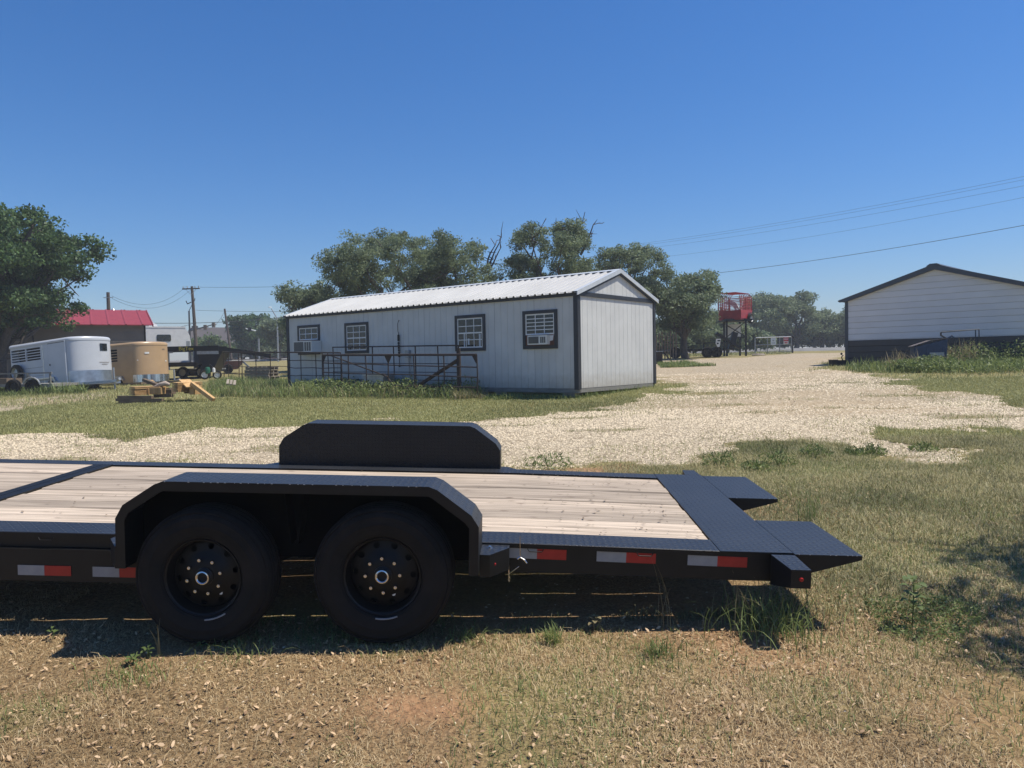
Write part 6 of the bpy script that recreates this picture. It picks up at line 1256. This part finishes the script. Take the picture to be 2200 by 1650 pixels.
patch('tall_grass', 'tall green grass along the foot of the grey barn', bw, 3600, .36, .024, .7, 'weed', 97); leafy('leafy_weeds', 'big leafy weeds heaped round the blue dumpster', [(1900, 798), (1960, 790), (2100, 782), (2300, 776), (2300, 800), (2050, 806), (1940, 802)], 7000, .36, .045, 'weed', 98); leafy('leafy_weeds', 'tall leafy weeds climbing right of the dumpster under the pipe frame', [(2035, 786), (2120, 782), (2300, 778), (2300, 788), (2100, 792), (2035, 796)], 4500, .85, .045, 'weed', 198); leafy('leafy_weeds', 'leafy weeds half hiding the front of the dumpster', [(1895, 799), (1950, 797), (2050, 793), (2060, 799), (1960, 803)], 3000, .48, .045, 'weed', 199)
patch('dry_tall_grass', 'pale seed stalks standing along the grey barn wall', [(1890, 795), (1960, 788), (2100, 783), (2100, 792), (1920, 800)], 700, .75, .018, .5, 'drygrass', 99)
patch('tall_grass', 'rough grass beside the drive at the shed end', [(1412, 783), (1470, 782), (1540, 787), (1420, 790)], 2500, .22, .025, .8, 'weed', 100)
patch('roadside_grass', 'rough dry grass on the bank beyond the road', [(1640, 744), (1830, 744), (1850, 739), (1640, 738)], 9000, .8, .10, .6, 'drygrass', 101)
patch('roadside_grass', 'rough grass strip before the road under the black stand', [(1430, 768), (1700, 760), (1700, 756), (1430, 764)], 5000, .18, .04, .8, 'lawn', 102)
# single plants near the trailer
def tuft(label, px, py, n, h, wd, lean, mt='weed', seed=0, spread=.05, name='grass_tuft', group=None, cat='grass'):
    if n <= 12:
        c = gp(px, py); r = random.Random(seed); A = empty(name, label, cat, c, 0, group)
        for k in range(n):
            a, q = r.uniform(0, 6.28), h*r.uniform(.7, 1.2); ln = lean*r.uniform(.4, 1.4); ox, oy = r.gauss(0, spread), r.gauss(0, spread); b = MB()
            for i in range(6): t = i/5; o_ = math.sin(ln*t)*q*t; w_ = wd/2*(1-t*.95); cx_, cy_, cz_ = ox+math.cos(a)*o_, oy+math.sin(a)*o_, q*t*math.cos(ln*t)-.004; b.v += [(cx_-w_, cy_, cz_), (cx_, cy_-w_*.4, cz_), (cx_+w_, cy_, cz_)]
            b.f = [(i*3+j, i*3+j+1, i*3+j+4, i*3+j+3) for i in range(5) for j in range(2)]; b.build('blade', mt, A, 60)
        return A
    c = gp(px, py); r = np.random.default_rng(seed); x, y = c[0]+r.normal(0, spread, n), c[1]+r.normal(0, spread, n); o = blades(name, x, y, h, wd, lean, mt, seed, seg=4)
    if spread < .1: del o['kind']
    return tag(o, label, cat, group)
tuft('large grass tuft growing under the tail of the trailer', 1665, 1352, 260, .25, .005, .85, 'weed', 1, .15); tuft('dry stalks standing among the grass under the trailer tail', 1640, 1345, 60, .30, .004, .6, 'drygrass', 2, .14)
tuft('bright green grass tuft by the shadow edge behind the rear wheel', 1185, 1378, 90, .10, .005, .6, 'weed', 3, .03); tuft('sparse grass spray at the shadow edge near the rear wheel', 1010, 1372, 60, .10, .004, .9, 'weed', 4, .06); tuft('short grass tuft in the straw below the trailer side', 1418, 1405, 90, .10, .005, .8, 'weed', 5, .05)
tuft('pair of tall pale grass blades before the front wheel', 343, 1408, 3, .17, .010, .25, 'drygrass', 6, .012); tuft('scattered grass blades along the shadow before the front wheel', 520, 1402, 110, .09, .004, 1.0, 'weed', 7, .11); tuft('green grass patch in the straw left of the front wheel', 280, 1450, 200, .06, .005, .9, 'weed', 8, .10)
tuft('tall thin seed stalk rising beside the trailer rail', 1440, 1345, 6, .36, .004, .35, 'drygrass', 9, .03); tuft('tall grass stems behind the rear fork of the ramp', 1745, 1120, 40, .26, .006, .35, 'weed', 10, .07); tuft('dry grass clump right of the tail lamp box', 1760, 1330, 100, .10, .004, 1., 'drygrass', 11, .12)
def sprout(label, px, py, hs, ls, n, seed, mt='weed', cat='plant', name='broadleaf_weed', group=None):
    """stem with opposite broad leaves"""
    c = gp(px, py); r = random.Random(seed); A = empty(name, label, cat, c, r.uniform(0, 6), group); MB().tube([(0, 0, -.01), (.01, 0, hs*.5), (0, .01, hs)], .003, 5).build('stem', mt, A)
    for k in range(n):
        a = k*2.4+r.uniform(-.3, .3); z_ = hs*(.35+.65*(k+1)/n); L_ = ls*r.uniform(.7, 1.15); q = []
        for i in range(6):
            t = i/5; wd = L_*.32*math.sin(math.pi*(.06+.92*t))**.7; rr_ = .006+L_*t; zz_ = z_+.22*L_*math.sin(t*2.6)
            q += [(rr_*math.cos(a)-wd*math.sin(a), rr_*math.sin(a)+wd*math.cos(a), zz_+wd*.25), (rr_*math.cos(a), rr_*math.sin(a), zz_), (rr_*math.cos(a)+wd*math.sin(a), rr_*math.sin(a)-wd*math.cos(a), zz_+wd*.25)]
        b = MB(); b.v = q; b.f = [(i*3+j, i*3+j+1, i*3+j+4, i*3+j+3) for i in range(5) for j in range(2)]; b.build('leaf', mt, A, 60)
    return A
sprout('two leaved green seedling at the shadow edge far left', 112, 1372, .055, .035, 4, 1); sprout('clover like green weed before the front wheel', 316, 1412, .05, .035, 7, 2); sprout('low leafy weed cluster beside the pale grass blades', 285, 1425, .03, .035, 9, 3); sprout('small shaded weed right of the front wheel shadow', 432, 1398, .04, .03, 6, 4); sprout('pale starry weed at the shadow edge below the reflectors', 1278, 1352, .07, .045, 8, 5, 'drygrass'); sprout('tall broadleaf weed in the dappled shade right of the trailer', 1960, 1345, .26, .075, 11, 6)
leafy('shade_weeds', 'green ground weeds in the dappled shade right of the trailer', [(1850, 1300), (2020, 1290), (2130, 1330), (2050, 1390), (1900, 1370)], 2500, .07, .010, 'weed', 103)
for k, (px, py, hh, rr_, lb) in enumerate(((1180, 1003, .22, .30, 'bushy weed against the trailer side behind the far fender'), (1545, 1003, .26, .22, 'bushy green weed just behind the ramp corner'), (1672, 1000, .28, .22, 'tall bushy weed at the edge of the gravel'), (1750, 982, .20, .22, 'broad low weed at the edge of the gravel'), (1875, 975, .16, .16, 'small weed standing alone in the gravel edge'), (1835, 978, .12, .14, 'tiny weed beside the lone weed in the gravel'), (1620, 1010, .14, .2, 'flat weed close behind the ramp fork'), (1985, 968, .12, .18, 'low weed in the worn gravel right of the drive'))):
    c = gp(px, py); r = np.random.default_rng(200+k); n = 260; th = r.uniform(0, 6.28, n); ra_ = rr_*r.random(n)**.6; z_ = r.random(n)*hh*(1-.6*ra_/rr_)
    P = np.c_[c[0]+ra_*np.cos(th), c[1]+ra_*np.sin(th), c[2]+z_]; s = .016*r.uniform(.6, 1.5, n); nr = r.normal(0, 1, (n, 3)); nr /= np.linalg.norm(nr, axis=1)[:, None]; a1 = np.cross(nr, r.normal(0, 1, (n, 3)))+[0, 0, .4]; a1 /= np.linalg.norm(a1, axis=1)[:, None]; a2 = np.cross(nr, a1)
    V = np.stack([P-a1*s[:, None]*1.6, P-a2*s[:, None]*.4, P+a1*s[:, None]*1.6, P+a2*s[:, None]*.4], 1).reshape(-1, 3)
    A = empty('bushy_weed', lb, 'weed', c, 0); o = npmesh('foliage', V-c, np.arange(n*4).reshape(-1, 4), 'weed', np.repeat(r.uniform(-.2, .5, n), 4), A); b = MB()
    for j in range(9): a = j*.7; b.tube([(0, 0, -.02), (rr_*.5*math.cos(a), rr_*.5*math.sin(a), hh*r.uniform(.5, 1.1))], .003, 4)
    b.build('stem', 'weed', A)

# ================================================================== HAZE
hz_ = MB().box((-640, -25, -2.5), (640, 440, 16)).build('haze', None); hz_['kind'] = 'stuff'; tag(hz_, 'thin added haze over the whole yard in place of lens veil', 'haze')  # added volume that lifts the distant darks the way lens veil does
hm_ = bpy.data.materials.new('haze'); hm_.use_nodes = True; n_ = hm_.node_tree.nodes; n_.remove(n_['Principled BSDF']); pv = n_.new('ShaderNodeVolumePrincipled')
pv.inputs['Density'].default_value = 0.0011; pv.inputs['Color'].default_value = (.88, .93, 1., 1); hm_.node_tree.links.new(pv.outputs[0], n_['Material Output'].inputs['Volume']); hz_.data.materials.append(hm_)
